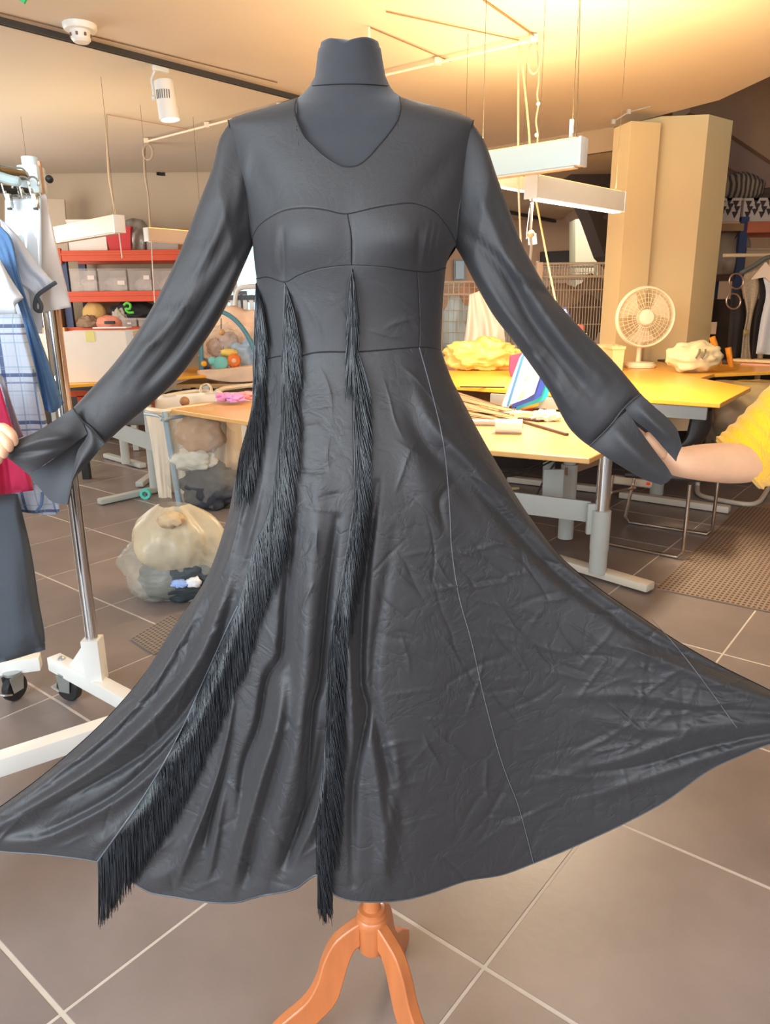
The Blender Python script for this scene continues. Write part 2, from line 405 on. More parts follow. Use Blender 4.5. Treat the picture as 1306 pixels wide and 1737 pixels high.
track('ceiling_track', [at(820, 352, z=2.95), at(980, 383, z=2.95)], 'dark track on the back-room ceiling, right one of the far pair')
track('ceiling_track', [at(826, 378, z=2.95), at(915, 391, z=2.95)], 'dark track on the back-room ceiling, deepest one')
# white conduits
wc = M('conduit_white', (235, 215, 190), .5)
def conduit(p, q, label, r=.010, m=wc):
    a, b = at(*p, z=zc-.04), at(*q, z=zc-.04); t = emp('conduit', label, 'conduit', a)
    G().tube([a, b], r, 8).obj('pipe', m, t)
    for s in (0.02, .5, .98):
        c = a.lerp(b, s); G().box(c+Vector((0, 0, .008)), (.05, .05, .045), None, .004).obj('pipe_clip', m, t)
    return t
conduit((245, 241), (480, 180), 'white conduit on the ceiling above the left sleeve')
conduit((912, 66), (600, 140), 'white conduit on the ceiling right of the neck')
m = M('thin_wire', (130, 96, 62), .8)
thin('ceiling_wire', [at(820, 0, z=zc-.01), at(911, 64, z=zc-.02)], .006, 'dark wire leading to the right end of the conduit', 'wire', m)
thin('ceiling_wire', [at(655, 20, z=zc-.01), at(880, 68, z=zc-.02)], .004, 'thin wire meeting the right conduit near its middle', 'wire', m)
thin('ceiling_wire', [at(626, 46, z=zc-.01), at(764, 104, z=zc-.02)], .004, 'thin wire from the small hook beside the neck', 'wire', m)
thin('ceiling_wire', [at(180, 194, z=zc-.01), at(318, 219, z=zc-.01)], .004, 'faint wire beneath the white spotlight', 'wire', M('wire_beige', (196, 158, 128), .6))
g = G(); h0 = at(626, 46, z=zc-.01); g.tube([h0, h0+Vector((0, 0, -.08)), h0+Vector((.02, 0, -.1)), h0+Vector((.03, 0, -.07))], .008, 6)
lab(g.obj('ceiling_hook', wc), 'small white hook hanging just above the neck', 'hook')
# hanging cords
def cord(name, pts, Y, r, label, m=cord_m):
    P = smooth(pts, 5); V = [at(x, y, y=Y) for x, y in P]
    return lab(G().tube(V, r, 6).obj(name, m), label, 'cord')
YL = 7.6
e0 = at(180, 194, z=zc); c_a = cord('hanging_cord', [(180, 194), (182, 250), (185, 300), (192, 340), (197, 368)], e0.y, .010, 'wavy white cord holding the left pendant lamp')
e0b = at(246, 242, z=zc); c_b = cord('hanging_cord', [(246, 243), (245, 290), (252, 335), (255, 395)], e0b.y, .010, 'wavy white cord holding the pendant lamp beside the left sleeve')
def loop(cx, cy, rx, ry, Y, r, label, turns=2):
    V = [at(cx+(rx+.7*math.sin(k*.31))*math.cos(k*.3), cy+ry*math.sin(k*.3), y=Y+.01*math.sin(k*.17)) for k in range(int(21*turns)+1)]
    return lab(G().tube(V, r, 6).obj('cord_coil', cord_m), label, 'cord')
loop(251, 258, 8, 13, e0b.y-.03, .012, 'small coil of white cord above the left sleeve')
eY = at(912, 66, z=zc).y
loop(905, 99, 10, 26, eY-.03, .008, 'oval coil of wire hanging from the right conduit', 3)
wm = M('pale_yellow_cord', (226, 196, 140), .6)
cord('coil_wire', [(911, 70), (914, 130), (911, 160), (913, 178), (909, 205), (912, 230), (909, 270), (906, 300)], eY, .006, 'wire dropping from the oval coil with small beads', cord_m)
for (x, y) in ((913, 176), (910, 229)):
    b = at(x, y, y=eY-.01); lab(G().ball(b, .014, 2).obj('cord_bead', white_m), 'upper bead on the coil wire' if y < 200 else 'lower bead on the coil wire', 'bead')
cord('plain_string', [(879, 75), (879, 250), (880, 330), (884, 420), (886, 470)], eY-.005, .007, 'long plain cord nearest the right sleeve', cord_m)
slant = cord('slanting_string', [(882, 76), (889, 140), (896, 210), (903, 300), (915, 370), (930, 450), (944, 520)], eY-.015, .007, 'slanting cream cord ending in an orange tip', wm)
cord('knotted_string', [(903, 336), (900, 396), (901, 420), (898, 450), (896, 470)], at(903, 336, z=2.02).y+.03, .008, 'knotted string hanging below the lit pendant', cord_m)
lab(G().ball(at(900, 397, y=at(903, 336, z=2.02).y+.03), .02, 2, .3).obj('string_knot', wm), 'knot at the top of the hanging string', 'knot')
o = G().tube([at(936, 508, y=eY-.015), at(945, 526, y=eY-.015)], [.014, .02], 8).obj('tip', M('orange_plastic', (240, 140, 20), .5)); o.parent = slant; o.location = o.location-slant.location; o['label'] = 'orange tip'
gwire = cord('suspension_wire', [(984, 0), (982, 90), (979, 180), (977, 236)], at(978, 238, y=4.4).y, .0022, 'thin wire holding the grey pendant lamp', M('wire_dark', (70, 56, 40), .7))
# pendant lamps: long slim boxes
def pendant(a, b, h, w, label, lit=True, col=white_m, power=0, up=0, pull=None):
    a, b = Vector(a), Vector(b); t = emp('pendant_lamp', label, 'lamp', a)
    d = (b-a).normalized(); n = Vector((-d.y, d.x, 0))
    g = G(); g.bar(a+Vector((0, 0, h/2)), b+Vector((0, 0, h/2)), w, h, .004); g.obj('housing', col, t)
    ml = M('lit_strip', (255, 246, 236), .3, emit=(255, 246, 236), estr=3.0) if lit else M('unlit_strip', (236, 214, 190), .4)
    G().bar(a+d*.03+Vector((0, 0, -.002)), b-d*.03+Vector((0, 0, -.002)), w*.72, .012, .003).obj('diffuser', ml, t)
    for e, s in ((a, 1), (b, -1)):
        G().bar(e-d*.004*s+Vector((0, 0, h/2)), e+d*.01*s+Vector((0, 0, h/2)), w+.006, h+.006, .002).obj('end_cap', white_m, t)
        q = e+d*.06*s; G().tube([q+Vector((0, 0, h)), (q.x, q.y, zc-.001 if q.y < 8 else 2.97)], .0014, 5).obj('suspension_wire', M('wire_dark', (70, 56, 40), .7), t)
    if power:
        l = bpy.data.lights.new('lamp_light', 'AREA'); l.shape = 'RECTANGLE'; l.size = w*.7; l.size_y = (b-a).length*.95; l.energy = power; l.color = (1, .84, .60)
        o = bpy.data.objects.new('lamp_light', l); COL.objects.link(o); o.parent = t; o.location = (a+b)/2-a+Vector((0, 0, -.02))
        o.rotation_euler = (0, 0, math.atan2(d.y, d.x)-math.pi/2)
    if up:
        l = bpy.data.lights.new('lamp_uplight', 'AREA'); l.shape = 'RECTANGLE'; l.size = w*.7; l.size_y = (b-a).length*.95; l.energy = up; l.color = (1, .76, .38)
        o = bpy.data.objects.new('lamp_uplight', l); COL.objects.link(o); o.parent = t; o.location = (a+b)/2-a+Vector((0, 0, h+.02))
        o.rotation_euler = (math.pi, 0, math.atan2(d.y, d.x)-math.pi/2)
        G().bar(a+d*.03+Vector((0, 0, h+.002)), b-d*.03+Vector((0, 0, h+.002)), w*.6, .006).obj('top_strip', M('warm_strip', (255, 214, 130), .3, emit=(255, 200, 110), estr=2), t)
    return t
LM = M('lamp_greenish', (206, 216, 208), .45)
A = at(988, 281, z=2.06); Bq = at(800, 306, z=2.06)
pendant(A, Bq, .115, .07, 'unlit pale grey pendant lamp nearest the column top', lit=False, col=LM, power=0, up=42)
def adopt(o, t):
    for k in ('label', 'category', 'group'):
        if k in o: del o[k]
    o.parent = t; o.location = o.location-t.location
adopt(gwire, bpy.data.objects['pendant_lamp'])
lab(G().tube([A+Vector((-.06, 0, .118)), A+Vector((-.06, 0, .19))], .009, 8).obj('lamp_gripper', white_m), 'small white gripper on top of the grey pendant', 'fitting')
A = at(900, 336, z=2.02); Bq = at(1050, 360, z=2.02)
pendant(A, Bq, .115, .08, 'lit pendant lamp just left of the column', lit=True, power=78, up=50)
A = at(780, 304, z=2.3); Bq = at(893, 325, z=2.3)
pendant(A, Bq, .09, .06, 'lit pendant lamp half hidden by the right shoulder', lit=True, power=20, up=10)
A = at(204, 394, z=2.06); Bq = at(60, 418, z=2.06)
pendant(A, Bq, .13, .09, 'cream pendant lamp behind the white garments at left', lit=False, col=M('lamp_cream', (226, 220, 200), .5), up=5)
A = at(249, 409, z=2.06); Bq = at(352, 416, z=2.06)
pendant(A, Bq, .115, .07, 'cream pendant lamp ending behind the left sleeve', lit=False, col=M('lamp_pink', (232, 206, 180), .5), up=3)
pl = M('pull_string', (220, 200, 190), .6)
cord('pull_string', [(202, 395), (207, 438)], at(204, 394, z=2.06).y, .005, 'short pull string below the cream pendant at left', pl)
cord('pull_string', [(257, 410), (259, 460), (263, 522)], at(249, 409, z=2.06).y, .005, 'long pull string in front of the orange shelving', pl)
# extra up-light: the warm lamp over the work tables

for o in (c_a, bpy.data.objects['pull_string']): adopt(o, bpy.data.objects['pendant_lamp.003'])
for o in (c_b, bpy.data.objects['pull_string.001']): adopt(o, bpy.data.objects['pendant_lamp.004'])
g_ = [o for o in bpy.data.objects if o.name.startswith('lamp_gripper')]
for o in g_: adopt(o, bpy.data.objects['pendant_lamp'])
for n_ in ('knotted_string', 'string_knot'): adopt(bpy.data.objects[n_], bpy.data.objects['pendant_lamp.001'])
# ================================================================== THE DRESS FORM AND THE DRESS
D0 = 1.17
silL = np.array([(60, 545), (75, 542), (90, 538), (110, 536), (130, 533), (150, 522), (165, 505), (172, 490), (180, 455), (190, 420), (203, 381), (260, 393), (330, 410), (410, 423), (470, 433), (540, 433), (600, 438), (650, 440), (720, 425), (800, 400), (880, 382), (980, 346), (1070, 288), (1150, 236), (1230, 166), (1310, 78), (1370, -4), (1410, -64), (1430, -120), (1800, -200)], float)
silR = np.array([(60, 640), (75, 645), (90, 648), (110, 651), (130, 655), (150, 664), (163, 676), (170, 700), (178, 735), (190, 775), (203, 809), (260, 800), (330, 789), (410, 778), (440, 765), (470, 757), (540, 750), (593, 749), (640, 767), (680, 787), (730, 813), (800, 853), (880, 904), (955, 964), (1010, 1034), (1050, 1094), (1090, 1154), (1130, 1224), (1172, 1310), (1200, 1365), (1230, 1430), (1260, 1480), (1800, 1600)], float)
Btab = np.array([(60, .045), (130, .05), (165, .058), (200, .07), (260, .095), (330, .115), (400, .125), (450, .115), (520, .10), (600, .095), (700, .115), (850, .135), (1100, .15), (1500, .17), (1800, .17)])
def _sm(tab, sig):
    x = np.arange(0, 2001.); v = np.interp(x, tab[:, 0], tab[:, 1]); k = np.exp(-.5*(np.arange(-4*sig, 4*sig+1)/sig)**2); k /= k.sum()
    vp = np.pad(v, 4*sig, mode='edge'); return np.stack([x, np.convolve(vp, k, 'valid')], 1)
rawL, rawR = silL, silR
smL, smR, smB = _sm(silL, 7), _sm(silR, 7), _sm(Btab, 34)
def base_bulge(px, py):
    px = np.asarray(px, float); py = np.asarray(py, float)
    L = np.interp(py, smL[:, 0], smL[:, 1]); R = np.interp(py, smR[:, 0], smR[:, 1]); B = np.interp(py, smB[:, 0], smB[:, 1])
    s = np.clip((px-(L+R)/2)/((R-L)/2), -1, 1); a = np.abs(s)
    t = B*(1-a**2.2)**.55
    w = np.clip((py-600)/260, 0, 1); w = w*w*(3-2*w)
    sk = (B*.85*np.exp(-((px-595)/250.)**2)+.045)*(1-a**7)**.5
    b = t*(1-w)+sk*w
    # bust
    for (bx, by) in ((500, 405), (693, 400)):
        b = b+.015*np.exp(-(((px-bx)/62)**2+((py-by)/52)**2))
    b = b-.003*np.exp(-(((px-592)/22)**2+((py-400)/60)**2))
    return b
# creases and folds, as polylines in the frame: (pts, width, amp, kind)  kind 0 gaussian, 1 sharp
RID = []
AK = 1.15
def ridge(pts, w, a, k=0): RID.append((smooth(pts, 5), w*.92, a*AK, k))
ridge([(385, 900), (320, 1060), (220, 1210), (60, 1340), (-40, 1400)], 9, .012)
ridge([(410, 900), (340, 1110), (215, 1260), (40, 1380), (-60, 1420)], 15, .027)
ridge([(400, 1010), (350, 1150), (240, 1280), (0, 1405)], 9, -.014)
ridge([(420, 980), (360, 1180), (260, 1310), (90, 1415), (-20, 1430)], 13, .015)
ridge([(365, 1170), (300, 1250), (200, 1345), (60, 1420)], 8, -.016)
ridge([(440, 700), (410, 850), (385, 950), (330, 1060)], 7, .009)
ridge([(460, 640), (440, 800), (410, 900)], 9, -.007)
ridge([(300, 1300), (240, 1380), (160, 1440)], 12, .014)
ridge([(455, 620), (452, 720), (436, 850), (405, 980)], 8, .008)
# big folds between the fringes
ridge([(400, 1160), (375, 1300), (330, 1420), (300, 1500)], 6, .014)
ridge([(392, 1250), (360, 1380), (345, 1440)], 8, -.018)
ridge([(498, 900), (486, 1010), (478, 1110), (455, 1150), (440, 1230), (415, 1300), (405, 1400)], 9, -.020)
ridge([(480, 1140), (470, 1230), (440, 1330), (410, 1440), (390, 1510)], 14, .030)
ridge([(572, 880), (556, 1000), (542, 1150), (530, 1200), (520, 1320), (505, 1400)], 8, -.020)
ridge([(540, 820), (525, 1000), (515, 1150), (500, 1280), (470, 1400), (440, 1500)], 22, .021)
ridge([(550, 1240), (530, 1340), (500, 1420), (478, 1480)], 12, -.026)
ridge([(555, 1300), (530, 1400), (500, 1460)], 9, .014)
ridge([(345, 1400), (300, 1470), (250, 1500)], 16, .012)
ridge([(380, 1330), (365, 1430), (350, 1500)], 7, .010)
ridge([(430, 1380), (425, 1460), (410, 1510)], 12, -.009)
# centre right vertical folds
ridge([(640, 820), (618, 1000), (612, 1150), (622, 1210), (600, 1330), (598, 1500)], 8, -.016)
ridge([(600, 950), (592, 1060), (595, 1180), (600, 1300)], 10, .014)
ridge([(625, 1240), (640, 1330), (650, 1420), (655, 1500)], 12, .010)
ridge([(670, 900), (645, 1040), (632, 1160), (648, 1260), (672, 1350), (690, 1440)], 10, -.007)
ridge([(670, 1250), (672, 1330), (660, 1420), (645, 1500)], 12, .007)
# hip and right-hand pull folds
ridge([(690, 690), (720, 750), (765, 800), (820, 870)], 18, -.010)
ridge([(700, 640), (735, 720), (800, 790), (880, 890)], 14, .007)
ridge([(685, 740), (720, 830), (760, 930)], 26, .007)
ridge([(755, 760), (840, 860), (930, 960), (1020, 1030), (1150, 1120)], 12, -.011)
ridge([(765, 720), (850, 820), (930, 920), (1050, 1020), (1200, 1120)], 12, .008)
ridge([(755, 900), (745, 850), (770, 820)], 7, -.006)
for p in ([(1400, 1225), (1200, 1240), (1050, 1290), (900, 1330)], [(1400, 1215), (1200, 1200), (1080, 1180), (960, 1182)], [(1400, 1210), (1250, 1170), (1120, 1120), (1000, 1080)], [(1400, 1235), (1250, 1270), (1100, 1320), (1000, 1350)], [(1400, 1222), (1230, 1225), (1120, 1240), (990, 1215)]):
    ridge(p, 10, .006)
for p in ([(1400, 1230), (1220, 1262), (1080, 1300), (960, 1310)], [(1400, 1220), (1250, 1205), (1130, 1205)], [(1400, 1205), (1260, 1150), (1150, 1105), (1050, 1060)]):
    ridge(p, 7, -.006)
# bodice folds
ridge([(480, 388), (481, 430), (482, 478)], 4, -.0035); ridge([(470, 375), (466, 430), (470, 470)], 7, .003)
ridge([(712, 385), (709, 420), (708, 455)], 5, -.0025)
for x in (722, 733, 744): ridge([(x+6, 375), (x, 410), (x-6, 450)], 3, .002)
ridge([(475, 365), (440, 300), (420, 240)], 22, -.004); ridge([(700, 345), (750, 290), (790, 240)], 22, -.004)
ridge([(432, 420), (436, 450), (438, 520), (442, 600)], 6, .003)
ridge([(595, 365), (598, 410), (597, 450)], 2.2, -.0015)
# sharp pressed creases
rr = random.Random(11)
def crease(x, y, ang, L, w=2.6, a=.0022):
    pts = [(x, y)]
    for k in range(3):
        ang += rr.uniform(-.25, .25); x += math.cos(ang)*L/3; y += math.sin(ang)*L/3; pts.append((x, y))
    RID.append((smooth(pts, 4), w, a, 1))
for (x, y, a, L) in [(515, 505, 1.1, 80), (560, 500, 1.0, 70), (640, 480, .8, 100), (660, 500, .6, 90), (680, 620, .9, 90), (540, 620, 1.3, 90), (650, 640, 1.2, 110), (625, 560, .5, 60), (560, 740, 1.9, 60), (530, 800, -.5, 60), (600, 900, -1.0, 70), (575, 1010, 1.2, 80), (650, 560, -.8, 60), (700, 540, .9, 50)]:
    crease(x, y, a, L)
for k in range(190):
    x = rr.uniform(610, 1200); lo = np.interp(x, silR[16:32, 1], silR[16:32, 0])+25; hi = 1500-max(0, x-700)*.42
    y = rr.uniform(max(lo, 900 if rr.random() < .65 else 640), hi)
    a0 = math.atan2(1220-y, 1420-x)
    ang = (a0+rr.gauss(0, .35)) if rr.random() < .55 else rr.choice([1.3, 1.0, 2.0, -.6, .7])+rr.gauss(0, .3)
    crease(x, y, ang, rr.uniform(40, 130), rr.uniform(1.6, 3.4), rr.choice([-1, 1])*rr.uniform(.0014, .0036))
for k in range(50):
    t = rr.random(); y = 1490-790*rr.random()**1.5; x = rr.uniform(np.interp(y, [700, 1040, 1500], [500, 440, 260]), 545)
    crease(x, y, rr.choice([1.8, 2.2, .8, -.5])+rr.gauss(0, .3), rr.uniform(30, 80), rr.uniform(2.2, 4.5), rr.choice([-1, 1])*rr.uniform(.002, .004))
for k in range(40):
    y = rr.uniform(1000, 1420); x = rr.uniform(np.interp(y, silL[:, 0], silL[:, 1])+20, np.interp(y, [1000, 1460], [440, 180]))
    crease(x, y, 2.4+rr.gauss(0, .3), rr.uniform(40, 110), 3, rr.choice([-1, 1])*rr.uniform(.0015, .003))
# sleeves
for p, w, a in [([(360, 290), (310, 400), (290, 460), (240, 560), (190, 640)], 9, .010), ([(400, 300), (360, 420), (300, 530), (240, 600), (200, 650)], 10, .010), ([(420, 400), (360, 500), (300, 590), (240, 660)], 9, -.012), ([(385, 400), (330, 480), (265, 570)], 7, -.008), ([(420, 250), (405, 330), (395, 380)], 10, .006),
                ([(325, 420), (345, 425), (365, 400)], 5, .004), ([(270, 530), (300, 525), (330, 520)], 5, .004), ([(230, 590), (270, 580)], 5, .004),
                ([(785, 390), (850, 450), (900, 540), (960, 620), (1010, 680)], 10, -.013), ([(820, 400), (890, 480), (960, 580), (1030, 660)], 12, .011), ([(800, 440), (850, 520), (900, 590), (950, 680)], 9, .010), ([(830, 300), (860, 380), (880, 430)], 14, -.006), ([(810, 330), (870, 450), (905, 480)], 8, .007), ([(870, 470), (930, 500), (960, 540)], 6, -.006), ([(890, 590), (930, 610), (960, 660)], 5, -.006), ([(950, 640), (955, 670), (975, 700)], 5, .004),
                ([(20, 765), (70, 745), (125, 745)], 8, .007), ([(5, 770), (60, 765), (110, 757)], 6, -.006), ([(1040, 720), (1060, 750), (1100, 790)], 14, .006), ([(1085, 690), (1110, 720), (1140, 745)], 9, .005)]:
    ridge(p, w, a)
# small sleeve puckers
for k in range(26):
    t = rr.random(); x = 420-300*t; y = 300+400*t
    crease(x+rr.uniform(-30, 10), y+rr.uniform(-30, 30), 2.2+rr.gauss(0, .5), rr.uniform(25, 60), 3.5, rr.choice([-1, 1])*.002)
    x = 800+220*t; y = 330+360*t; crease(x+rr.uniform(-15, 35), y+rr.uniform(-30, 30), .9+rr.gauss(0, .6), rr.uniform(25, 60), 3.5, rr.choice([-1, 1])*.002)
def wrinkle(px, py):
    px = np.asarray(px, float); py = np.asarray(py, float); out = np.zeros_like(px); fx = px.ravel(); fy = py.ravel(); o = out.ravel()
    x0, x1, y0, y1 = fx.min(), fx.max(), fy.min(), fy.max()
    for pts, w, a, kd in RID:
        mg = w*4
        if pts[:, 0].max()+mg < x0 or pts[:, 0].min()-mg > x1 or pts[:, 1].max()+mg < y0 or pts[:, 1].min()-mg > y1: continue
        idx = np.nonzero((fx > pts[:, 0].min()-mg) & (fx < pts[:, 0].max()+mg) & (fy > pts[:, 1].min()-mg) & (fy < pts[:, 1].max()+mg))[0]
        if not len(idx): continue
        X = fx[idx]; Y = fy[idx]; best = np.full(len(idx), 1e9); bt = np.zeros(len(idx)); n = len(pts)-1
        for i in range(n):
            ax, ay = pts[i]; dx, dy = pts[i+1]-pts[i]; L2 = dx*dx+dy*dy+1e-9
            t = np.clip(((X-ax)*dx+(Y-ay)*dy)/L2, 0, 1); d = (X-ax-t*dx)**2+(Y-ay-t*dy)**2
            m_ = d < best; best[m_] = d[m_]; bt[m_] = (i+t[m_])/n
        d = np.sqrt(best); env = np.sin(np.pi*np.clip(bt, .02, .98))**.6
        prof = np.exp(-(d/w)**2) if kd == 0 else np.exp(-d/w)
        o[idx] += a*env*prof
    return o.reshape(px.shape)
def dress_y(px, py, extra=0.0):
    e = np.interp(py, [560, 700], [1, 1])
    L = np.interp(py, silL[:, 0], silL[:, 1]); R = np.interp(py, silR[:, 0], silR[:, 1])
    ed = np.clip(np.minimum(px-L, R-px)/14, 0, 1)
    return D0-base_bulge(px, py)-.006-wrinkle(px, py)*ed-extra
satin = M('black_satin', (41, 40, 43), .55, spec=.62, bump=.18, bscale=1100, var=.06, vscale=14, sheen=.08)
satin.node_tree.nodes['Principled BSDF'].inputs['Sheen Roughness'].default_value = .4
_nt = satin.node_tree; _b = _nt.nodes['Principled BSDF']; _fine = [n for n in _nt.nodes if n.type == 'BUMP'][0]
_n2 = _nt.nodes.new('ShaderNodeTexNoise'); _n2.inputs['Scale'].default_value = 16; _n2.inputs['Detail'].default_value = 3.5; _n2.inputs['Roughness'].default_value = .55; _n2.inputs['Distortion'].default_value = .8
_tc = _nt.nodes.new('ShaderNodeTexCoord'); _nt.links.new(_tc.outputs['Object'], _n2.inputs['Vector'])
_vo = _nt.nodes.new('ShaderNodeTexVoronoi'); _vo.feature = 'DISTANCE_TO_EDGE'; _vo.inputs['Scale'].default_value = 13; _nt.links.new(_n2.outputs['Color'], _vo.inputs['Vector'])
_vm = _nt.nodes.new('ShaderNodeVectorMath'); _vm.operation = 'MULTIPLY_ADD'; _vm.inputs[1].default_value = (.12, .12, .12); _nt.links.new(_n2.outputs['Color'], _vm.inputs[0]); _nt.links.new(_tc.outputs['Object'], _vm.inputs[2]); _nt.links.new(_vm.outputs[0], _vo.inputs['Vector'])
_mr = _nt.nodes.new('ShaderNodeMapRange'); _mr.inputs['From Max'].default_value = .12; _nt.links.new(_vo.outputs['Distance'], _mr.inputs['Value'])
_ad = _nt.nodes.new('ShaderNodeMath'); _ad.operation = 'MULTIPLY_ADD'; _ad.inputs[1].default_value = .22; _nt.links.new(_mr.outputs[0], _ad.inputs[0]); _nt.links.new(_n2.outputs['Fac'], _ad.inputs[2])
_b2 = _nt.nodes.new('ShaderNodeBump'); _b2.name = 'crumple'; _b2.inputs['Strength'].default_value = .36; _b2.inputs['Distance'].default_value = .006; _nt.links.new(_ad.outputs[0], _b2.inputs['Height']); _nt.links.new(_fine.outputs[0], _b2.inputs['Normal']); _nt.links.new(_b2.outputs[0], _b.inputs['Normal'])
satin_b = satin.copy(); satin_b.name = 'black_satin_smooth'; satin_b.node_tree.nodes['crumple'].inputs['Strength'].default_value = .13; satin_b.node_tree.nodes['Principled BSDF'].inputs['Roughness'].default_value = .60
thread = M('grey_thread', (96, 96, 102), .7)
fr_m = M('fringe_thread', (25, 28, 33), .42, spec=.55)
formcloth = M('form_jersey', (40, 41, 47), .85, bump=.1, bscale=700, sheen=.3, var=.08, vscale=60)

# ---- dress form
base = at(632, 1690, y=D0); form = emp('dress_form', 'black jersey dress form on turned wooden tripod stand, wearing the black dress', 'mannequin', (base.x, D0, 0))
rows = [66, 70, 75, 82, 90, 100, 115, 130, 145, 155, 165, 172, 180, 190, 200, 215, 235, 260, 290, 330, 370, 410, 450, 500, 550, 600]
nphi = 72; V = []
for r in rows:
    L = np.interp(r, silL[:, 0], silL[:, 1]); R = np.interp(r, silR[:, 0], silR[:, 1])
    if r > 200: L += 12; R -= 12
    ph = np.linspace(0, 2*np.pi, nphi, endpoint=False); q = np.cos(ph)
    px = (L+R)/2+q*(R-L)/2*.985
    b = base_bulge(px, np.full(nphi, r))
    if r > 200: b = b-.004
    sgn = np.where(np.sin(ph) >= 0, -1, .8)
    pyv = np.full(nphi, float(r))
    if r < 90:
        notch = 7*np.exp(-((px-582)/12)**2)-3*np.exp(-((px-560)/14)**2)-4*np.exp(-((px-622)/20)**2)
        pyv = pyv+notch*(1-(r-66)/24)+ (6*np.abs(q)**4 if r < 76 else 0)
    V.append(atn(px, pyv, D0+sgn*np.abs(b)))
top = V[0].mean(0); V = np.concatenate(V+[top[None]]); F = []
for j in range(len(rows)-1):
    for k in range(nphi): a = j*nphi+k; b = j*nphi+(k+1) % nphi; F.append((a, a+nphi, b+nphi, b))
ti = len(V)-1
for k in range(nphi): F.append((ti, k, (k+1) % nphi))
F.append(tuple((len(rows)-1)*nphi+k for k in range(nphi-1, -1, -1)))
mk('torso', V, F, formcloth, form)
xs = np.linspace(530, 658, 30); ys = 146-4*np.sin((xs-524)/140*math.pi)
yy = D0-base_bulge(xs, ys)-.0015
G().tube([tuple(v) for v in atn(xs, ys, yy)], .0007, 5).obj('neck_seam', black_m, form)
# stand
oak = M('oak_stand', (188, 110, 62), .38, var=.14, vscale=5, bump=.04, bscale=30, stretch=(6, 6, 1), coat=.2)
oak_d = M('oak_stand_top', (176, 104, 70), .42, var=.12, vscale=9)
pc = at(632, 1615, y=D0); pcx = pc.x; zb = at(632, 1628, y=D0-.03).z; 
s_ = D0*1.12/1235
pr = 29*.00098*1.03
zt = at(632, 1555, y=D0).z
prof = [(pr*.55, zb-.002), (pr*.9, zb), (pr, zb+.006), (pr, zt-.02), (pr*1.06, zt-.012), (pr*1.10, zt-.004), (pr*1.06, zt+.004), (pr*.98, zt+.007), (pr*.98, zt+.012), (pr*.86, zt+.015), (pr*.86, zt+.022), (pr*.62, zt+.024), (pr*.58, zt+.03), (pr*.58, zt+.5)]
G().lathe([(r, z) for r, z in prof], (pcx, D0, 0), 36).obj('post', oak, form)
def curved_leg(ang, name='leg'):
    """sawn S-shaped leg: profile in (r,z) extruded to thickness"""
    zm = zb
    topc = [(pr*.9, zm+.075), (pr+.02, zm+.062), (pr+.05, zm+.038), (pr+.072, zm-.005), (pr+.085, zm-.05), (pr+.11, zm-.095), (pr+.16, zm-.135), (pr+.21, .03)]
    botc = [(pr*.9, zm+.018), (pr+.008, zm+.012), (pr+.022, zm-.02), (pr+.034, zm-.065), (pr+.052, zm-.115), (pr+.095, zm-.158), (pr+.15, .004), (pr+.21, .0)]
    a = smooth(topc, 5); b = smooth(botc, 5); a = resample(a, 26); b = resample(b, 26)
    b[:, 1] = np.maximum(b[:, 1], 0); a[:, 1] = np.maximum(a[:, 1], b[:, 1]+.02)
    th = .0125; d = Vector((math.cos(ang), math.sin(ang), 0)); n = Vector((-d.y, d.x, 0)); V = []
    for i in range(26):
        for (p, s, k) in ((a[i], 1, 0), (a[i], -1, 0), (b[i], -1, 1), (b[i], 1, 1)):
            V.append(Vector((pcx, D0, 0))+d*p[0]+n*(th*s)+Vector((0, 0, p[1])))
    F = []
    for i in range(25):
        for k in range(4): q = i*4+k; w = i*4+(k+1) % 4; F.append((q, w, w+4, q+4))
    F.append((3, 2, 1, 0)); F.append((100, 101, 102, 103))
    o = mk(name, V, F, oak, form, smooth=40)
    md = o.modifiers.new('bev', 'BEVEL'); md.width = .003; md.segments = 2
    return o
for a in (-167, -47, 73): curved_leg(math.radians(a))
# ---- panels of the dress
dress = emp('maxi_dress', 'long black satin dress with fringe strips, sleeves and skirt pulled wide, on the dress form', 'dress', (base.x, D0, .3))
def edgeparams(n, e=.012):
    t = np.linspace(0, 1, n-2); return np.r_[0, e*.5, t[1:-1], 1-e*.5, 1] if False else np.linspace(0, 1, n)
def panel(name, T, B, L, R, nu, nv, sink=(1, 1, 1, 1), parent=None, extra=0.0, m=satin, yfun=None):
    T, B, L, R = map(lambda q: smooth(q) if len(q) > 2 else np.array(q, float), (T, B, L, R))
    h = .9/nu; hv = .9/nv
    U = np.sort(np.r_[np.linspace(0, 1, nu), h*.35, 1-h*.35]); Vv = np.sort(np.r_[np.linspace(0, 1, nv), hv*.35, 1-hv*.35])
    P = coons(T, B, L, R, U, Vv)
    px, py = P[..., 0], P[..., 1]; y = (yfun or dress_y)(px, py)-extra
    nV, nU = px.shape
    s = np.zeros((nV, nU))
    if sink[0]: s[0] = 1
    if sink[1]: s[-1] = 1
    if sink[2]: s[:, 0] = 1
    if sink[3]: s[:, -1] = 1
    y = y+s*.0022
    return mk(name, atn(px, py, y), gridfaces(nV, nU), m, parent or dress)
neck = [(503, 166), (500, 180), (503, 202), (516, 232), (532, 249), (550, 266), (573, 280), (590, 283), (608, 280), (625, 267), (641, 249), (657, 230), (674, 205), (680, 180), (678, 164)]
shL = [(387, 204), (405, 196), (430, 188), (465, 178), (503, 166)]
shR = [(678, 164), (700, 172), (715, 177), (740, 181), (775, 190), (803, 204)]
bust = [(428, 404), (436, 388), (452, 373), (480, 358), (515, 353), (550, 356), (575, 362), (590, 363), (605, 360), (640, 352), (680, 346), (705, 346), (735, 358), (755, 380), (766, 398), (774, 414)]
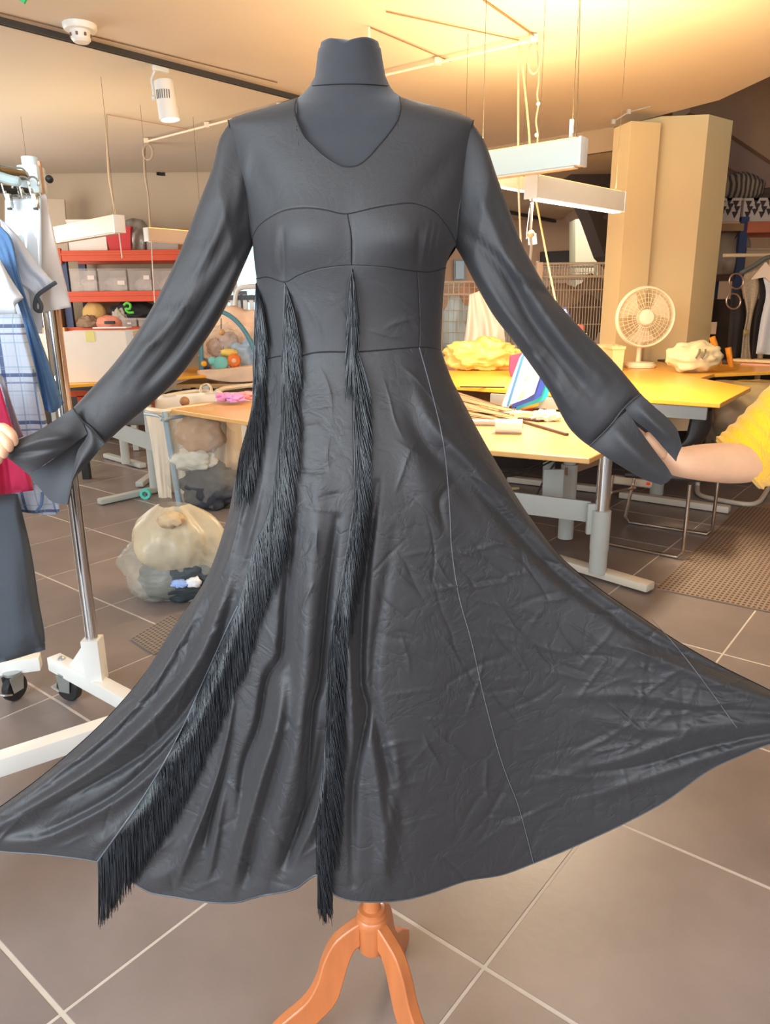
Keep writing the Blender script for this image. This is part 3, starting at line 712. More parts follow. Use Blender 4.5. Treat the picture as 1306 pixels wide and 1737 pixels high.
ahL = [(387, 204), (397, 250), (408, 300), (418, 350), (428, 404)]; ahR = [(803, 204), (794, 260), (784, 320), (777, 365), (774, 414)]
# yoke: top edge = shoulders + neckline.  split in left, centre and right so the neckline stays crisp
bustA = resample(smooth(bust), 400)
def cut(poly, x0, x1):
    p = poly[(poly[:, 0] >= x0) & (poly[:, 0] <= x1)]; return [tuple(q) for q in p[::max(1, len(p)//14)]]+[tuple(p[-1])]
def yb(x): i = np.argmin(abs(bustA[:, 0]-x)); return tuple(bustA[i])
def yoke(name):
    Vs = []; Fs = []; off = 0
    parts = [(shL, cut(bustA, 428, 520), ahL, [shL[-1], (505, 230), (515, 300), (520, 353)]),
             (neck, cut(bustA, 520, 668), [neck[0], (505, 230), (515, 300), (520, 353)], [neck[-1], (674, 230), (669, 290), (668, 348)]),
             (shR, cut(bustA, 668, 774), [shR[0], (674, 230), (669, 290), (668, 348)], ahR)]
    for i, (T, B, L, R) in enumerate(parts):
        # force matching corners
        B = [tuple(L[-1])]+[b for b in B if L[-1][0]+2 < b[0] < R[-1][0]-2]+[tuple(R[-1])]
        T2, B2, L2, R2 = [smooth(q) for q in (T, B, L, R)]
        U = np.linspace(0, 1, [46, 90, 50][i]); Vv = np.linspace(0, 1, 70)
        P = coons(T2, B2, L2, R2, U, Vv); y = dress_y(P[..., 0], P[..., 1])
        y[-1] += .0022
        if i == 0: y[:, 0] += .0022
        if i == 2: y[:, -1] += .0022
        X = atn(P[..., 0], P[..., 1], y); Vs.append(X.reshape(-1, 3)); Fs += gridfaces(*P.shape[:2], off); off += P.shape[0]*P.shape[1]
    me = mk(name, np.concatenate(Vs), Fs, satin_b, dress)
    bm = bmesh.new(); bm.from_mesh(me.data); bmesh.ops.remove_doubles(bm, verts=bm.verts, dist=.0006); bm.to_mesh(me.data); bm.free()
    return me
yoke('yoke')
def seam_tube(name, pts, r, m, off=.001, k=8, parent=None):
    P = resample(smooth(pts), max(20, len(pts)*k)); y = dress_y(P[:, 0], P[:, 1])-off
    return G().tube([tuple(v) for v in atn(P[:, 0], P[:, 1], y)], r, 5).obj(name, m, parent or dress)
edge_m = M('satin_edge', (26, 26, 30), .5)
seam_tube('neckline_binding', neck, .0010, edge_m, .0)
under = [(435, 473), (455, 470), (483, 479), (505, 468), (530, 459), (560, 453), (597, 450), (650, 453), (680, 457), (705, 460), (730, 461), (756, 454)]
uA = resample(smooth(under), 400)
def sub(A, x0, x1):
    p = [tuple(q) for q in A if x0+2 < q[0] < x1-2][::12]
    f = lambda x: (x, float(np.interp(x, A[:, 0], A[:, 1])))
    return [f(x0)]+p+[f(x1)]
cs = [(590, 363), (596, 400), (597, 450)]
bl = sub(bustA, 428, 590); bl[0] = (428, 404)
panel('bust_panel', bl, sub(uA, 435, 597), [(428, 404), (431, 440), (435, 473)], cs, 70, 50, (1, 1, 0, 1), m=satin_b)
br = sub(bustA, 590, 774); br[-1] = (774, 414)
panel('bust_panel', br, sub(uA, 597, 756), cs, [(774, 414), (765, 428), (758, 445), (756, 454)], 80, 50, (1, 1, 1, 0), m=satin_b)
waist = [(440, 614), (452, 609), (478, 604), (505, 605), (530, 599), (555, 597), (590, 597), (621, 596), (660, 593), (711, 589), (730, 590), (748, 594)]
wA = resample(smooth(waist), 400)
dartR = [(707, 459), (710, 500), (712, 550), (711, 589)]
panel('waist_panel', sub(uA, 435, 707), sub(wA, 440, 711), [(435, 473), (433, 520), (434, 570), (440, 614)], dartR, 100, 60, (1, 1, 0, 1), m=satin_b)
panel('waist_panel', sub(uA, 707, 756), sub(wA, 711, 748), dartR, [(756, 454), (752, 500), (749, 550), (748, 594)], 22, 60, (1, 1, 1, 0), m=satin_b)
hem = [(-60, 1432), (0, 1444), (80, 1450), (165, 1462), (205, 1482), (250, 1512), (300, 1522), (350, 1530), (400, 1531), (440, 1520), (500, 1508), (538, 1483), (560, 1512), (585, 1525), (625, 1530), (680, 1527), (730, 1515), (790, 1494), (850, 1484), (900, 1466), (950, 1446), (1000, 1424), (1060, 1396), (1130, 1358), (1200, 1308), (1260, 1280), (1306, 1262), (1400, 1240)]
hA = resample(smooth(hem), 900)
f1 = [(478, 604), (478, 680), (477, 760), (462, 837), (449, 889), (432, 923), (404, 1027), (388, 1060), (353, 1138), (304, 1246), (245, 1349), (165, 1462)]
f2 = [(597, 597), (598, 700), (600, 800), (600, 854), (587, 941), (572, 1010), (566, 1064), (557, 1187), (545, 1334), (538, 1400), (538, 1483)]
pr_ = [(711, 589), (728, 650), (748, 730), (757, 790), (763, 870), (766, 930), (778, 1010), (800, 1090), (820, 1180), (850, 1290), (880, 1370), (905, 1464)]
sl = [(440, 614), (438, 660), (427, 720), (402, 800), (385, 880), (350, 980), (290, 1070), (240, 1150), (170, 1230), (80, 1310), (0, 1370), (-60, 1412), (-60, 1432)]
sr = [(748, 594), (765, 640), (785, 680), (811, 730), (851, 800), (901, 880), (961, 955), (1031, 1010), (1091, 1050), (1151, 1090), (1221, 1130), (1306, 1172), (1400, 1220), (1400, 1240)]
def hs(x0, x1): return sub(hA, x0, x1)
panel('skirt_panel', sub(wA, 440, 478), hs(-60, 165), sl, f1, 100, 260, (1, 0, 0, 1))
panel('skirt_panel', sub(wA, 478, 597), hs(165, 538), f1, f2, 130, 300, (1, 0, 1, 1))
panel('skirt_panel', sub(wA, 597, 711), hs(538, 905), f2, pr_, 130, 300, (1, 0, 1, 1))
panel('skirt_panel', sub(wA, 711, 748), hs(905, 1400), pr_, sr, 170, 280, (1, 0, 1, 0))
# back of the dress, closed at the side seams
def back_y(px, py): return D0+base_bulge(px, py)*.75+.002
def bpanel(name, T, B, L, R, nu, nv):
    T, B, L, R = map(smooth, (T, B, L, R)); U = np.linspace(0, 1, nu); Vv = np.linspace(0, 1, nv)
    P = coons(T, B, L, R, U, Vv); px, py = P[..., 0], P[..., 1]
    X = atn(px, py, np.full_like(px, D0)); X[..., 1] += base_bulge(px, py)*.75+.001
    return mk(name, X, gridfaces(nv, nu, 0, True), satin, dress)
bn = [(503, 166), (540, 172), (590, 174), (640, 172), (678, 164)]
Tb = shL+bn[1:-1]+shR
bpanel('back_bodice', Tb, sub(wA, 440, 748), ahL[:-1]+[(424, 404), (435, 473), (433, 540), (440, 614)], ahR[:-1]+[(776, 414), (756, 454), (751, 520), (748, 594)], 60, 60)
bpanel('back_skirt', sub(wA, 440, 748), [(-60, 1432), (165, 1440), (400, 1480), (625, 1490), (850, 1460), (1060, 1385), (1260, 1270), (1400, 1240)], sl, sr, 90, 90)
# stitching
seam_tube('stitch_line', pr_, .0007, thread, .0006, 10)
seam_tube('stitch_line', f1[6:], .0016, M('seam_shine', (84, 88, 94), .5), .002, 10)
seam_tube('stitch_line', [(1105, 1050), (1150, 1100), (1200, 1165), (1250, 1235)], .0006, thread, .0006, 8)
seam_tube('hem_edge', [tuple(h) for h in hA[::12]], .0016, M('hem_shine', (58, 60, 64), .5), .0, 3)
# fringes
def fringe(name, seam, n, Lpx, dxfun, seed, off=(.003, .012), thick=.00075, lenfun=None):
    r_ = np.random.default_rng(seed); A = resample(smooth(seam), 600); g = G(); K = 7
    t = np.sort(r_.uniform(0, 1, n)); i = (t*599).astype(int)
    X0 = A[i, 0]; Y0 = A[i, 1]; Ln = Lpx*r_.uniform(.86, 1.06, n)
    if lenfun is not None: Ln = Ln*lenfun(t)
    dx = dxfun(t, r_.random(n), r_); ph = r_.uniform(0, 6, n); o = r_.uniform(off[0], off[1], n); wob = r_.uniform(0, 1.6, n)
    stray = r_.random(n) < .03
    k = np.linspace(0, 1, K)[None, :]
    PX = X0[:, None]+dx[:, None]*k**.7+(wob*np.where(stray, 4, 1))[:, None]*np.sin(k*5+ph[:, None])*k
    PY = Y0[:, None]+Ln[:, None]*k
    Yd = D0-base_bulge(PX, np.minimum(PY, 1530))-.006-wrinkle(PX, np.minimum(PY, 1500))*.8-o[:, None]*np.minimum(1, k*3+.15)
    Pn = atn(PX, PY, Yd)
    V = []; F = []
    ang = np.array([0, 2.1, 4.2]); ox = np.cos(ang)*thick; oy = np.sin(ang)*thick
    for s in range(n):
        b = len(V)
        for j in range(K):
            w = 1 if j < K-1 else .5
            for a in range(3): V.append((Pn[s, j, 0]+ox[a]*w, Pn[s, j, 1]+oy[a]*w, Pn[s, j, 2]))
        for j in range(K-1):
            for a in range(3):
                q = b+j*3+a; w2 = b+j*3+(a+1) % 3; F.append((q, w2, w2+3, q+3))
    return mk(name, V, F, fr_m, dress, kind='stuff')
f1full = [(483, 480), (482, 540), (480, 604), (480, 680)]+f1[4-1:]
fringe('fringe', f1full, 2900, 112, lambda t, r, g: np.where(t < .36, (r*34-4), np.interp(t, [.36, .5, .8, 1], [26, 16, 16, 8])*r), 3)
f2full = [(597, 456), (597, 520), (598, 597), (600, 700), (604, 800)]+f2[3:]
fringe('fringe', f2full, 2600, 104, lambda t, r, g: np.where(t < .12, r*24-12, np.where(t < .9, r*34-6+8*np.sin(t*9), r*26+2)), 4, lenfun=lambda t: np.where(t > .97, .85, 1))
f3 = [(434, 480), (434, 560), (434, 640), (424, 705), (408, 765)]
fringe('fringe', f3, 900, 104, lambda t, r, g: r*24-3-t*10, 5, off=(.004, .02))
# ---- sleeves
def sleeve(name, outer, inner, dep, yoff, n=90, m=56, shift=None):
    O = resample(smooth(outer), n); I = resample(smooth(inner), n); d = np.interp(np.linspace(0, 1, n), *zip(*dep)); yo = np.interp(np.linspace(0, 1, n), *zip(*yoff))
    ph = np.linspace(0, 2*np.pi, m, endpoint=False); c = np.cos(ph); s = np.sin(ph)
    PX = (O[:, 0]+I[:, 0])[:, None]/2+(O[:, 0]-I[:, 0])[:, None]/2*c; PY = (O[:, 1]+I[:, 1])[:, None]/2+(O[:, 1]-I[:, 1])[:, None]/2*c
    ss = np.sign(s)*np.abs(s)**.85
    Y = D0+yo[:, None]-d[:, None]*ss-wrinkle(PX, PY)*np.clip(s, 0, 1)**.5
    V = atn(PX, PY, Y).reshape(-1, 3); F = []
    for j in range(n-1):
        for k in range(m): a = j*m+k; b = j*m+(k+1) % m; F.append((a, a+m, b+m, b))
    return mk(name, V, F, satin_b, dress)
so_l = [(394, 202), (373, 235), (360, 285), (337, 345), (308, 420), (272, 495), (235, 560), (192, 618), (150, 664), (124, 692), (112, 701)]
si_l = [(434, 404), (412, 455), (378, 530), (340, 590), (303, 640), (262, 680), (228, 708), (205, 728), (190, 742), (178, 752), (163, 764)]
sleeve('sleeve', so_l, si_l, [(0, .022), (.15, .045), (.6, .042), (.94, .03), (1, .018)], [(0, -.012), (.4, -.02), (1, -.03)])
so_r = [(796, 202), (822, 240), (843, 300), (860, 345), (880, 400), (902, 445), (935, 500), (985, 556), (1038, 610), (1068, 645), (1087, 668), (1094, 676)]
si_r = [(767, 410), (785, 440), (803, 475), (835, 532), (868, 575), (895, 612), (930, 662), (950, 700), (966, 727), (985, 746), (1000, 757), (1010, 764)]
sleeve('sleeve', so_r, si_r, [(0, .022), (.15, .045), (.6, .042), (.95, .034), (1, .02)], [(0, -.012), (.4, -.02), (1, -.03)])
# cuffs
def flap(name, T, B, L, R, yo, m=satin_b, nu=30, nv=30, bul=.0, parent=None):
    T, B, L, R = [smooth(q) if len(q) > 2 else np.array(q, float) for q in (T, B, L, R)]
    U = np.linspace(0, 1, nu); Vv = np.linspace(0, 1, nv); P = coons(T, B, L, R, U, Vv); px, py = P[..., 0], P[..., 1]
    y = D0+yo-wrinkle(px, py)-bul*np.sin(np.pi*U)[None, :]*np.sin(np.pi*Vv)[:, None]
    y = y.copy()
    f = atn(px, py, y); b = f.copy(); b[..., 1] += .0022
    Vn = np.concatenate([f.reshape(-1, 3), b.reshape(-1, 3)]); F = gridfaces(nv, nu)+gridfaces(nv, nu, nv*nu, True); o = nv*nu
    for i in range(nu-1):
        F.append((i, i+1, o+i+1, o+i)); a = (nv-1)*nu+i; F.append((a+1, a, o+a, o+a+1))
    for j in range(nv-1):
        a = j*nu; F.append((a+nu, a, o+a, o+a+nu)); a = j*nu+nu-1; F.append((a, a+nu, o+a+nu, o+a))
    return mk(name, Vn, F, m, parent or dress, smooth=50)
flap('cuff', [(124, 692), (60, 733), (0, 757), (-10, 761)], [(148, 736), (110, 765), (72, 790), (50, 806)], [(124, 692), (138, 712), (148, 736)], [(-10, 761), (15, 778), (50, 806)], -.06, bul=.02)
flap('cuff_facing', [(148, 736), (110, 765), (50, 806)], [(146, 740), (128, 785), (114, 856)], [(148, 736), (147, 738), (146, 740)], [(50, 806), (75, 838), (90, 852), (114, 856)], -.03, m=M('satin_inside', (44, 46, 52), .6, bump=.1, bscale=900), bul=-.004)
flap('cuff', [(136, 712), (155, 725), (178, 752)], [(112, 853), (114, 856), (116, 854)], [(136, 712), (148, 737), (132, 765), (124, 800), (117, 830), (112, 853)], [(178, 752), (150, 785), (126, 812), (121, 830), (116, 854)], -.058, bul=.012)
flap('cuff', [(1059, 690), (1072, 678), (1087, 668)], [(1147, 783), (1150, 772), (1157, 757)], [(1059, 690), (1072, 709), (1104, 735), (1128, 762), (1147, 783)], [(1087, 668), (1110, 690), (1130, 707), (1148, 728), (1157, 757)], -.062, bul=.010)
flap('cuff', [(1000, 757), (1035, 722), (1064, 696)], [(1121, 823), (1132, 818), (1141, 808)], [(1000, 757), (1043, 785), (1090, 812), (1121, 823)], [(1064, 696), (1080, 722), (1113, 768), (1130, 790), (1141, 808)], -.062, bul=.016)
flap('cuff_facing', [(1005, 755), (1045, 720), (1085, 672)], [(1118, 815), (1135, 790), (1150, 762)], [(1005, 755), (1045, 782), (1118, 815)], [(1085, 672), (1120, 705), (1150, 762)], .012, m=MATS['satin_inside'], bul=-.01)
for p, lbl in (([(124, 692), (138, 712), (148, 722), (178, 752)], 0), ([(1000, 757), (1035, 722), (1059, 692), (1087, 668)], 0)):
    P = resample(smooth(p), 30); y = D0-.066-.0*P[:, 0]
    G().tube([tuple(v) for v in atn(P[:, 0], P[:, 1], y)], .0013, 5).obj('cuff_seam', edge_m, dress)
seam_tube('armhole_seam', ahL, .0011, edge_m, .0); seam_tube('armhole_seam', ahR, .0011, edge_m, .0)
seam_tube('bust_seam', bust, .0007, edge_m, -.001, 5); seam_tube('underbust_seam', under, .0011, edge_m, -.001, 5); seam_tube('waist_seam', waist, .0008, edge_m, -.001, 5)
# ================================================================== LEFT BACKGROUND
clear_m = M('clear_plastic', (226, 214, 204), .25, alpha=.26, spec=.6)
film_m = M('plastic_film', (226, 218, 200), .22, alpha=.16, spec=.9, bump=.8, bscale=11, stretch=(1, 1, .5))
label_m = M('paper_label', (226, 208, 196), .8)
card_m = M('white_card', (232, 222, 210), .7, var=.02)
def Z(px, py, y): return at(px, py, y=y).z
def X(px, py, y): return at(px, py, y=y).x
# --- orange and blue storage rack
YR = 9.75
rk = emp('storage_rack', 'orange and blue steel storage rack on the left rear wall', 'shelving', (X(210, 500, YR), YR+.3, 0))
zs = [Z(200, 434, YR), Z(200, 503, YR), Z(200, 563, YR), .25]
xl, xr = X(112, 480, YR), X(340, 480, YR)
for x in (xl, xr):
    for y in (YR, YR+.6):
        g = G(); g.box((x, y, (zs[0]+.02)/2), (.09, .06, zs[0]+.02))
        g.obj('upright', blue_m, rk, smooth=False)
for z in zs:
    for y in (YR, YR+.6):
        g = G(); g.box(((xl+xr)/2, y-.045, z), (xr-xl+.06, .04, .13), None, .006); g.box(((xl+xr)/2, y-.06, z+.02), (xr-xl+.04, .03, .03), None, .004); g.obj('beam', orange_m, rk, smooth=False)
    G().box(((xl+xr)/2, YR+.3, z+.055), (xr-xl, .6, .02)).obj('shelf_board', wood_t, rk, smooth=False)
g = G(); g.box((xl-.05, YR-.05, zs[0]), (.12, .05, .19), None, .01); g.obj('beam_bracket', orange_m, rk, smooth=False)
Zt = [z+.066 for z in zs]
def crate(name, x0, x1, y1px, zb_, Y, dep, label, m, group=None, lid=None, lbl=None, content=None, cat='box', taper=0.0, tagx=.7):
    xa, xb = X(x0, y1px, Y), X(x1, y1px, Y); zt_ = Z((x0+x1)/2, y1px, Y); w = xb-xa; h = zt_-zb_
    t = emp(name, label, cat, ((xa+xb)/2, Y+dep/2, zb_), group=group)
    c = Vector(((xa+xb)/2, Y+dep/2, 0))
    g = G(); th = .008
    V = []; 
    for z, k in ((zb_, 1-taper), (zt_, 1)):
        for sx, sy in ((-1, -1), (1, -1), (1, 1), (-1, 1)): V.append(c+Vector((sx*w/2*k, sy*dep/2*k, z)))
    for z, k in ((zt_, 1), (zb_+.01, 1-taper)):
        for sx, sy in ((-1, -1), (1, -1), (1, 1), (-1, 1)): V.append(c+Vector((sx*(w/2*k-th), sy*(dep/2*k-th), z)))
    F = [(3, 2, 1, 0)]
    for a in (0, 4, 8):
        for k in range(4): F.append((a+k, a+(k+1) % 4, a+4+(k+1) % 4, a+4+k))
    F.append((12, 13, 14, 15)); g.add(V, F); g.obj('body', m, t, smooth=False)
    if lid:
        g = G(); g.box(c+Vector((0, 0, zt_+.012)), (w*1.02, dep*1.03, .03), None, .008); g.obj('lid', lid, t)
    else:
        g = G()
        for s in (-1, 1):
            g.box(c+Vector((0, s*dep/2, zt_)), (w*1.03, .02, .025)); g.box(c+Vector((s*w/2, 0, zt_)), (.02, dep, .025))
        g.obj('rim', m, t, smooth=False)
    if lbl:
        G().box(c+Vector((w*(tagx-.5), -dep/2-.005, zb_+h*lbl)), (w*.26, .004, h*.2)).obj('label', label_m, t, smooth=False)
    return t, c, w, h
def blob(name, px, py, Y, r, label, cat, m, sq=(1, 1, 1), amp=.35, freq=2.5, seed=1, z0=None, group=None, parent=None, sub=4, kind=None):
    c = at(px, py, y=Y)
    g = G(); g.ball(c, r, sub, amp, freq, seed, sq)
    if z0 is not None: g.V = [(v[0], v[1], max(v[2], z0)) for v in g.V]
    o = g.obj(name, m, parent, smooth=True)
    if not parent: lab(o, label, cat, group)
    return o
# top shelf
crate('storage_box', 112, 177, 376, Zt[0], YR+.02, .5, 'large white lidded box on the top orange shelf', card_m, lid=card_m)
lab(G().box((X(97, 390, YR+.4), YR+.4, Zt[0]+.33), (.26, .03, .66), Matrix.Rotation(.05, 3, 'Y'), .004).obj('backing_board', M('beige_board', (200, 180, 156), .8)), 'tall beige board leaning at the left end of the top shelf', 'board')
t, c, w, h = crate('red_bin', 175, 221, 386, Zt[0], YR-.03, .42, 'red plastic bin on the top shelf beside the white box', M('red_plastic', (196, 38, 36), .4), taper=.22, cat='bin')
blob('foil_bag', 231, 402, YR+.15, .22, 'crumpled grey foil bag right of the red bin', 'bag', M('foil', (150, 142, 134), .3, .3, bump=.6, bscale=12), (.72, .6, 1.0), .3, 2.2, 3, Zt[0])
t, c, w, h = crate('clear_box', 247, 300, 396, Zt[0], YR+.02, .5, 'clear plastic box at the right of the top shelf behind the lamp', clear_m, lid=clear_m)
lab(G().box((X(315, 412, YR+.1), YR+.3, Zt[0]+.13), (.2, .4, .26), None, .006).obj('brown_carton', M('brown_carton', (172, 116, 60), .8)), 'brown carton at the right end of the top shelf', 'box')
# middle shelf: clear boxes with papers and pieces of cloth
cl = [(116, 163, 'filled with white papers, leftmost on the middle shelf', (220, 205, 190)), (164, 214, 'with grey folders, second on the middle shelf', (186, 178, 172)), (215, 256, 'with pale cloth, third on the middle shelf', (206, 190, 190)), (257, 300, 'with pink and beige pieces, fourth on the middle shelf', (210, 176, 160))]
for k, (x0, x1, s, col) in enumerate(cl):
    t, c, w, h = crate('clear_box', x0+1, x1-1, 459, Zt[1], YR-.01, .5, 'clear plastic box '+s, clear_m, 'clear boxes on the middle shelf', lid=clear_m, lbl=.66+(.0 if k == 0 else -.25 if k == 1 else 0), tagx=.8)
    G().ball(c+Vector((0, 0, Zt[1]+h*.3)), w*.48, 3, .35, 2.5, k, (1, .7, .7)).obj('contents', M('box_fill_%s' % 'abcd'[k], col, .8, var=.2, vscale=20), t, smooth=True)
# lower shelf
blob('straw_hat', 161, 533, YR+.1, .16, 'round straw coloured hat on the lower shelf', 'hat', M('straw', (212, 170, 104), .8, bump=.4, bscale=60), (1, .7, 1), .06, 2, 2)
blob('knit_bundle', 150, 550, YR-.02, .12, 'brown knitted bundle below the straw hat', 'cloth', M('brown_knit', (150, 122, 96), .9, bump=.5, bscale=50), (1.1, .8, .9), .3, 3, 5, Zt[2])
o = blob('pink_case', 186, 548, YR-.08, .15, 'salmon pink case with a dark slot on the lower shelf', 'case', M('salmon', (226, 140, 114), .7), (1.15, .7, .62), .15, 2, 7, Zt[2])
G().box(at(186, 547, y=YR-.19), (.13, .03, .035), None, .006).obj('slot', black_m, o)
blob('black_bag', 226, 532, YR+.1, .24, 'black soft bag on the lower shelf with a green toy on it', 'bag', M('black_cloth', (34, 33, 36), .8), (1.25, .7, .62), .25, 2.4, 9)
lab(G().tube([at(x, y, y=YR-.12) for x, y in smooth([(210, 518), (215, 514), (221, 517), (220, 524), (213, 524), (218, 530), (227, 530)], 4)], .016, 8).obj('lizard_toy', M('lime', (96, 200, 70), .5)), 'bright green bendy toy lying on the black bag', 'toy')
blob('grey_cloth', 203, 538, YR-.06, .09, 'crumpled pale grey cloth beside the black bag', 'cloth', M('grey_rag', (176, 166, 152), .9), (1, .6, 1.1), .4, 3, 2)
for k, x in enumerate((218, 246)):
    crate('clear_tray', x-12, x+13, 541, Zt[2], YR-.14, .3, ['clear tray with a blank card left on the lower shelf', 'clear tray with a blank card right on the lower shelf'][k], clear_m, 'clear trays on the lower shelf', lbl=.45, tagx=.5)
for k, (x, y, r, col, s) in enumerate([(78, 552, .14, (130, 84, 56), 'brown pot'), (95, 546, .1, (170, 120, 90), 'tan pot'), (126, 556, .06, (206, 140, 100), 'small orange tub')]):
    zz = Zt[2] if k else Zt[2]; X0 = X(x, y, YR+.05)
    if X0 < xl+.1 and k < 2: X0 = xl-.18-.25*(k == 0)
    lab(G().lathe([(r*.8, 0), (r*.85, .01), (r, r*1.4), (r*1.04, r*1.6), (r*.92, r*1.6), (r*.9, r*1.4)], (X0, YR+.1, zz), 18).obj('pot', M('pot_%s' % 'abc'[k], col, .7)), s+' near the blue upright of the rack', 'pot')
lab(G().box((xl-.34, YR+.1, Zt[2]-.04), (.62, .5, .08)).obj('side_shelf', wood_t), 'wooden side shelf just left of the blue upright', 'shelf')
lab(G().box((xl-.34, YR+.1, Zt[2]/2-.04), (.56, .44, Zt[2]-.08), None, .01).obj('side_cabinet', M('dark_brown', (84, 62, 50), .7)), 'dark brown cabinet left of the blue upright', 'cabinet')
lab(G().box((xl-.28, YR+.05, Zt[2]+.33), (.5, .3, .07), None, .01).obj('teal_box', M('teal', (60, 120, 124), .6)), 'flat teal box high beside the rack upright', 'box')
lab(G().box((xl-.28, YR+.05, Zt[2]+.15), (.42, .28, .295), None, .01).obj('brown_box', M('umber', (120, 84, 66), .7)), 'brown box beneath the flat teal box', 'box')

def prismz(pts_px, z, th, m, name, parent, bev=.004):
    P = [at(x, y, z=z) for x, y in pts_px]
    g = G().prism([v-Vector((0, 0, th)) for v in P][::-1], (0, 0, th)); o = g.obj(name, m, parent, smooth=False)
    md = o.modifiers.new('bevel', 'BEVEL'); md.width = bev; md.segments = 2; return o
def fixnorm(o):
    bm = bmesh.new(); bm.from_mesh(o.data); bmesh.ops.recalc_face_normals(bm, faces=bm.faces); bm.to_mesh(o.data); bm.free()
ZT = .75
# --- left rear table with the big white boxes
tl = emp('work_table', 'tan-edged long table in front of the orange rack at left', 'table', at(200, 650, z=0)*1.0)
tl.location = (at(200, 650, z=ZT).x, at(200, 650, z=ZT).y, 0)
prismz([(20, 660), (352, 636), (340, 622), (40, 638)], ZT, .03, wood_y, 'tabletop', tl)
for px in (60, 200, 335):
    b = at(px, 650, z=ZT); G().box((b.x, b.y+.35, .36), (.06, .06, .70)).obj('leg', grey_m, tl, smooth=False)
bx1 = at(165, 650, z=ZT)
def carton(x0, x1, y0, y1, Yf, dep, label, rot=0, m=card_m, name='white_carton'):
    a = at((x0+x1)/2, y1, z=ZT+.001) if Yf is None else Vector((X((x0+x1)/2, y1, Yf), Yf, ZT+.001))
    w = (x1-x0)*a.y*1.0/1235; h = Z((x0+x1)/2, y0, a.y)-ZT
    t = emp(name, label, 'box', (a.x, a.y+dep/2, ZT+.001), rot)
    G().box((0, 0, h/2), (w, dep, h), None, .006).obj('body', m, t, local=True)
    return t, w, h, dep
t, w, h, dp = carton(114, 224, 562, 648, None, .5, 'large pinkish white carton on the table, with a yellow sticker', .16)
G().box((-w*.12, -dp/2-.004, h*.9), (.085, .006, .10)).obj('sticker', M('yellow_sticker', (232, 222, 140), .7), t, local=True, smooth=False)
G().box((w*.44, -dp/2-.006, h*.82), (.06, .008, .2)).obj('tag', M('grey_tag', (200, 196, 190), .7), t, local=True, smooth=False)
carton(66, 98, 566, 650, 8.1, .4, 'narrow white carton behind the chrome rack pole', .05)
carton(226, 300, 560, 640, 8.3, .45, 'white carton half hidden behind the left sleeve', -.1)
lab(G().box(at(185, 556, y=7.9)+Vector((0, .1, 0)), (.34, .26, .012), Matrix.Rotation(.1, 3, 'Z')).obj('paper_sheet', M('paper', (238, 232, 226), .8), smooth=False), 'white papers lying on top of the large carton', 'paper')
# things under that table
g = G(); b = at(130, 668, y=8.6); g.box(b, (.5, .1, .06)); g.box(b+Vector((.08, 0, -.08)), (.12, .1, .12)); lab(g.obj('orange_trestle', orange_m), 'orange metal trestle under the left rear table', 'trestle')
lab(G().box((X(135, 686, 8.4), 8.4, .17), (.42, .3, .34), None, .04).obj('green_crate', M('leaf_green', (120, 176, 50), .5)), 'bright green crate under the left rear table', 'crate')
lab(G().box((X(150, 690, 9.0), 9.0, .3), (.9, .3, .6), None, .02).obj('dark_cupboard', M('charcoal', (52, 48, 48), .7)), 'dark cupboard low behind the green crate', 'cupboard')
# --- baby play gym on a second table
YG = 8.3
t2 = emp('play_table', 'dark-framed table carrying the baby play gym', 'table', (X(400, 640, YG), YG+.3, 0))
zg = Z(400, 650, YG)
G().box((X(420, 640, YG), YG+.35, zg-.02), (1.6, .8, .04), None, .006).obj('tabletop', wood_t, t2)
G().box((X(420, 640, YG), YG+.02, zg-.12), (1.5, .05, .12)).obj('apron', black_m, t2, smooth=False)
for s in (-.7, .7): G().box((X(420, 640, YG)+s, YG+.3, (zg-.05)/2), (.05, .05, zg-.05)).obj('leg', black_m, t2, smooth=False)
gy = emp('play_gym', 'baby play gym with a teal arch and padded cream mat', 'toy', (X(390, 640, YG), YG+.2, zg))
teal = M('teal_tube', (84, 142, 160), .45)
G().tube([at(x, y, y=YG+.15) for x, y in smooth([(343, 640), (341, 590), (344, 555), (354, 535), (372, 528), (398, 542), (420, 570), (436, 606), (446, 640)], 6)], .026, 10).obj('arch', teal, gy)
sheetm = M('cream_padding', (232, 200, 172), .9, bump=.15, bscale=30)
sheet('mat', [(334, 628), (336, 640)], [(446, 616), (446, 650)], YG+.1, sheetm, gy, T=[(334, 628), (380, 622), (446, 612)], Bt=[(336, 642), (385, 652), (446, 650)], thick=.5, fold=.012, nf=4, seed=4)
G().tube([at(375, 540, y=YG+.12), at(375, 558, y=YG+.12)], .006, 6).obj('toy_string', dgrey_m, gy)
G().ball(at(376, 564, y=YG+.12), .035, 3, .1).obj('hanging_rattle', M('tan_toy', (208, 160, 110), .6), gy)
tt = emp('plush_toy', 'turquoise plush toy lying on the play mat', 'toy', at(368, 622, y=YG-.02))
G().ball(at(374, 616, y=YG-.02), .085, 3, .1, 2, 3, (1.1, .8, .85)).obj('body', M('turquoise', (126, 200, 196), .9), tt, smooth=True)
G().ball(at(360, 612, y=YG-.05), .045, 3, .1, 2, 3).obj('head', M('turquoise', (126, 200, 196), .9), tt, smooth=True)
G().ball(at(346, 617, y=YG-.08), .032, 3).obj('yellow_ear', M('toy_yellow', (250, 176, 40), .8), tt, smooth=True)
tt = emp('plush_toy', 'orange and yellow plush ring toy beside the turquoise one', 'toy', at(395, 620, y=YG))
G().ball(at(397, 612, y=YG), .075, 3, .2, 3, 1).obj('body', M('toy_orange', (240, 130, 60), .9), tt, smooth=True)
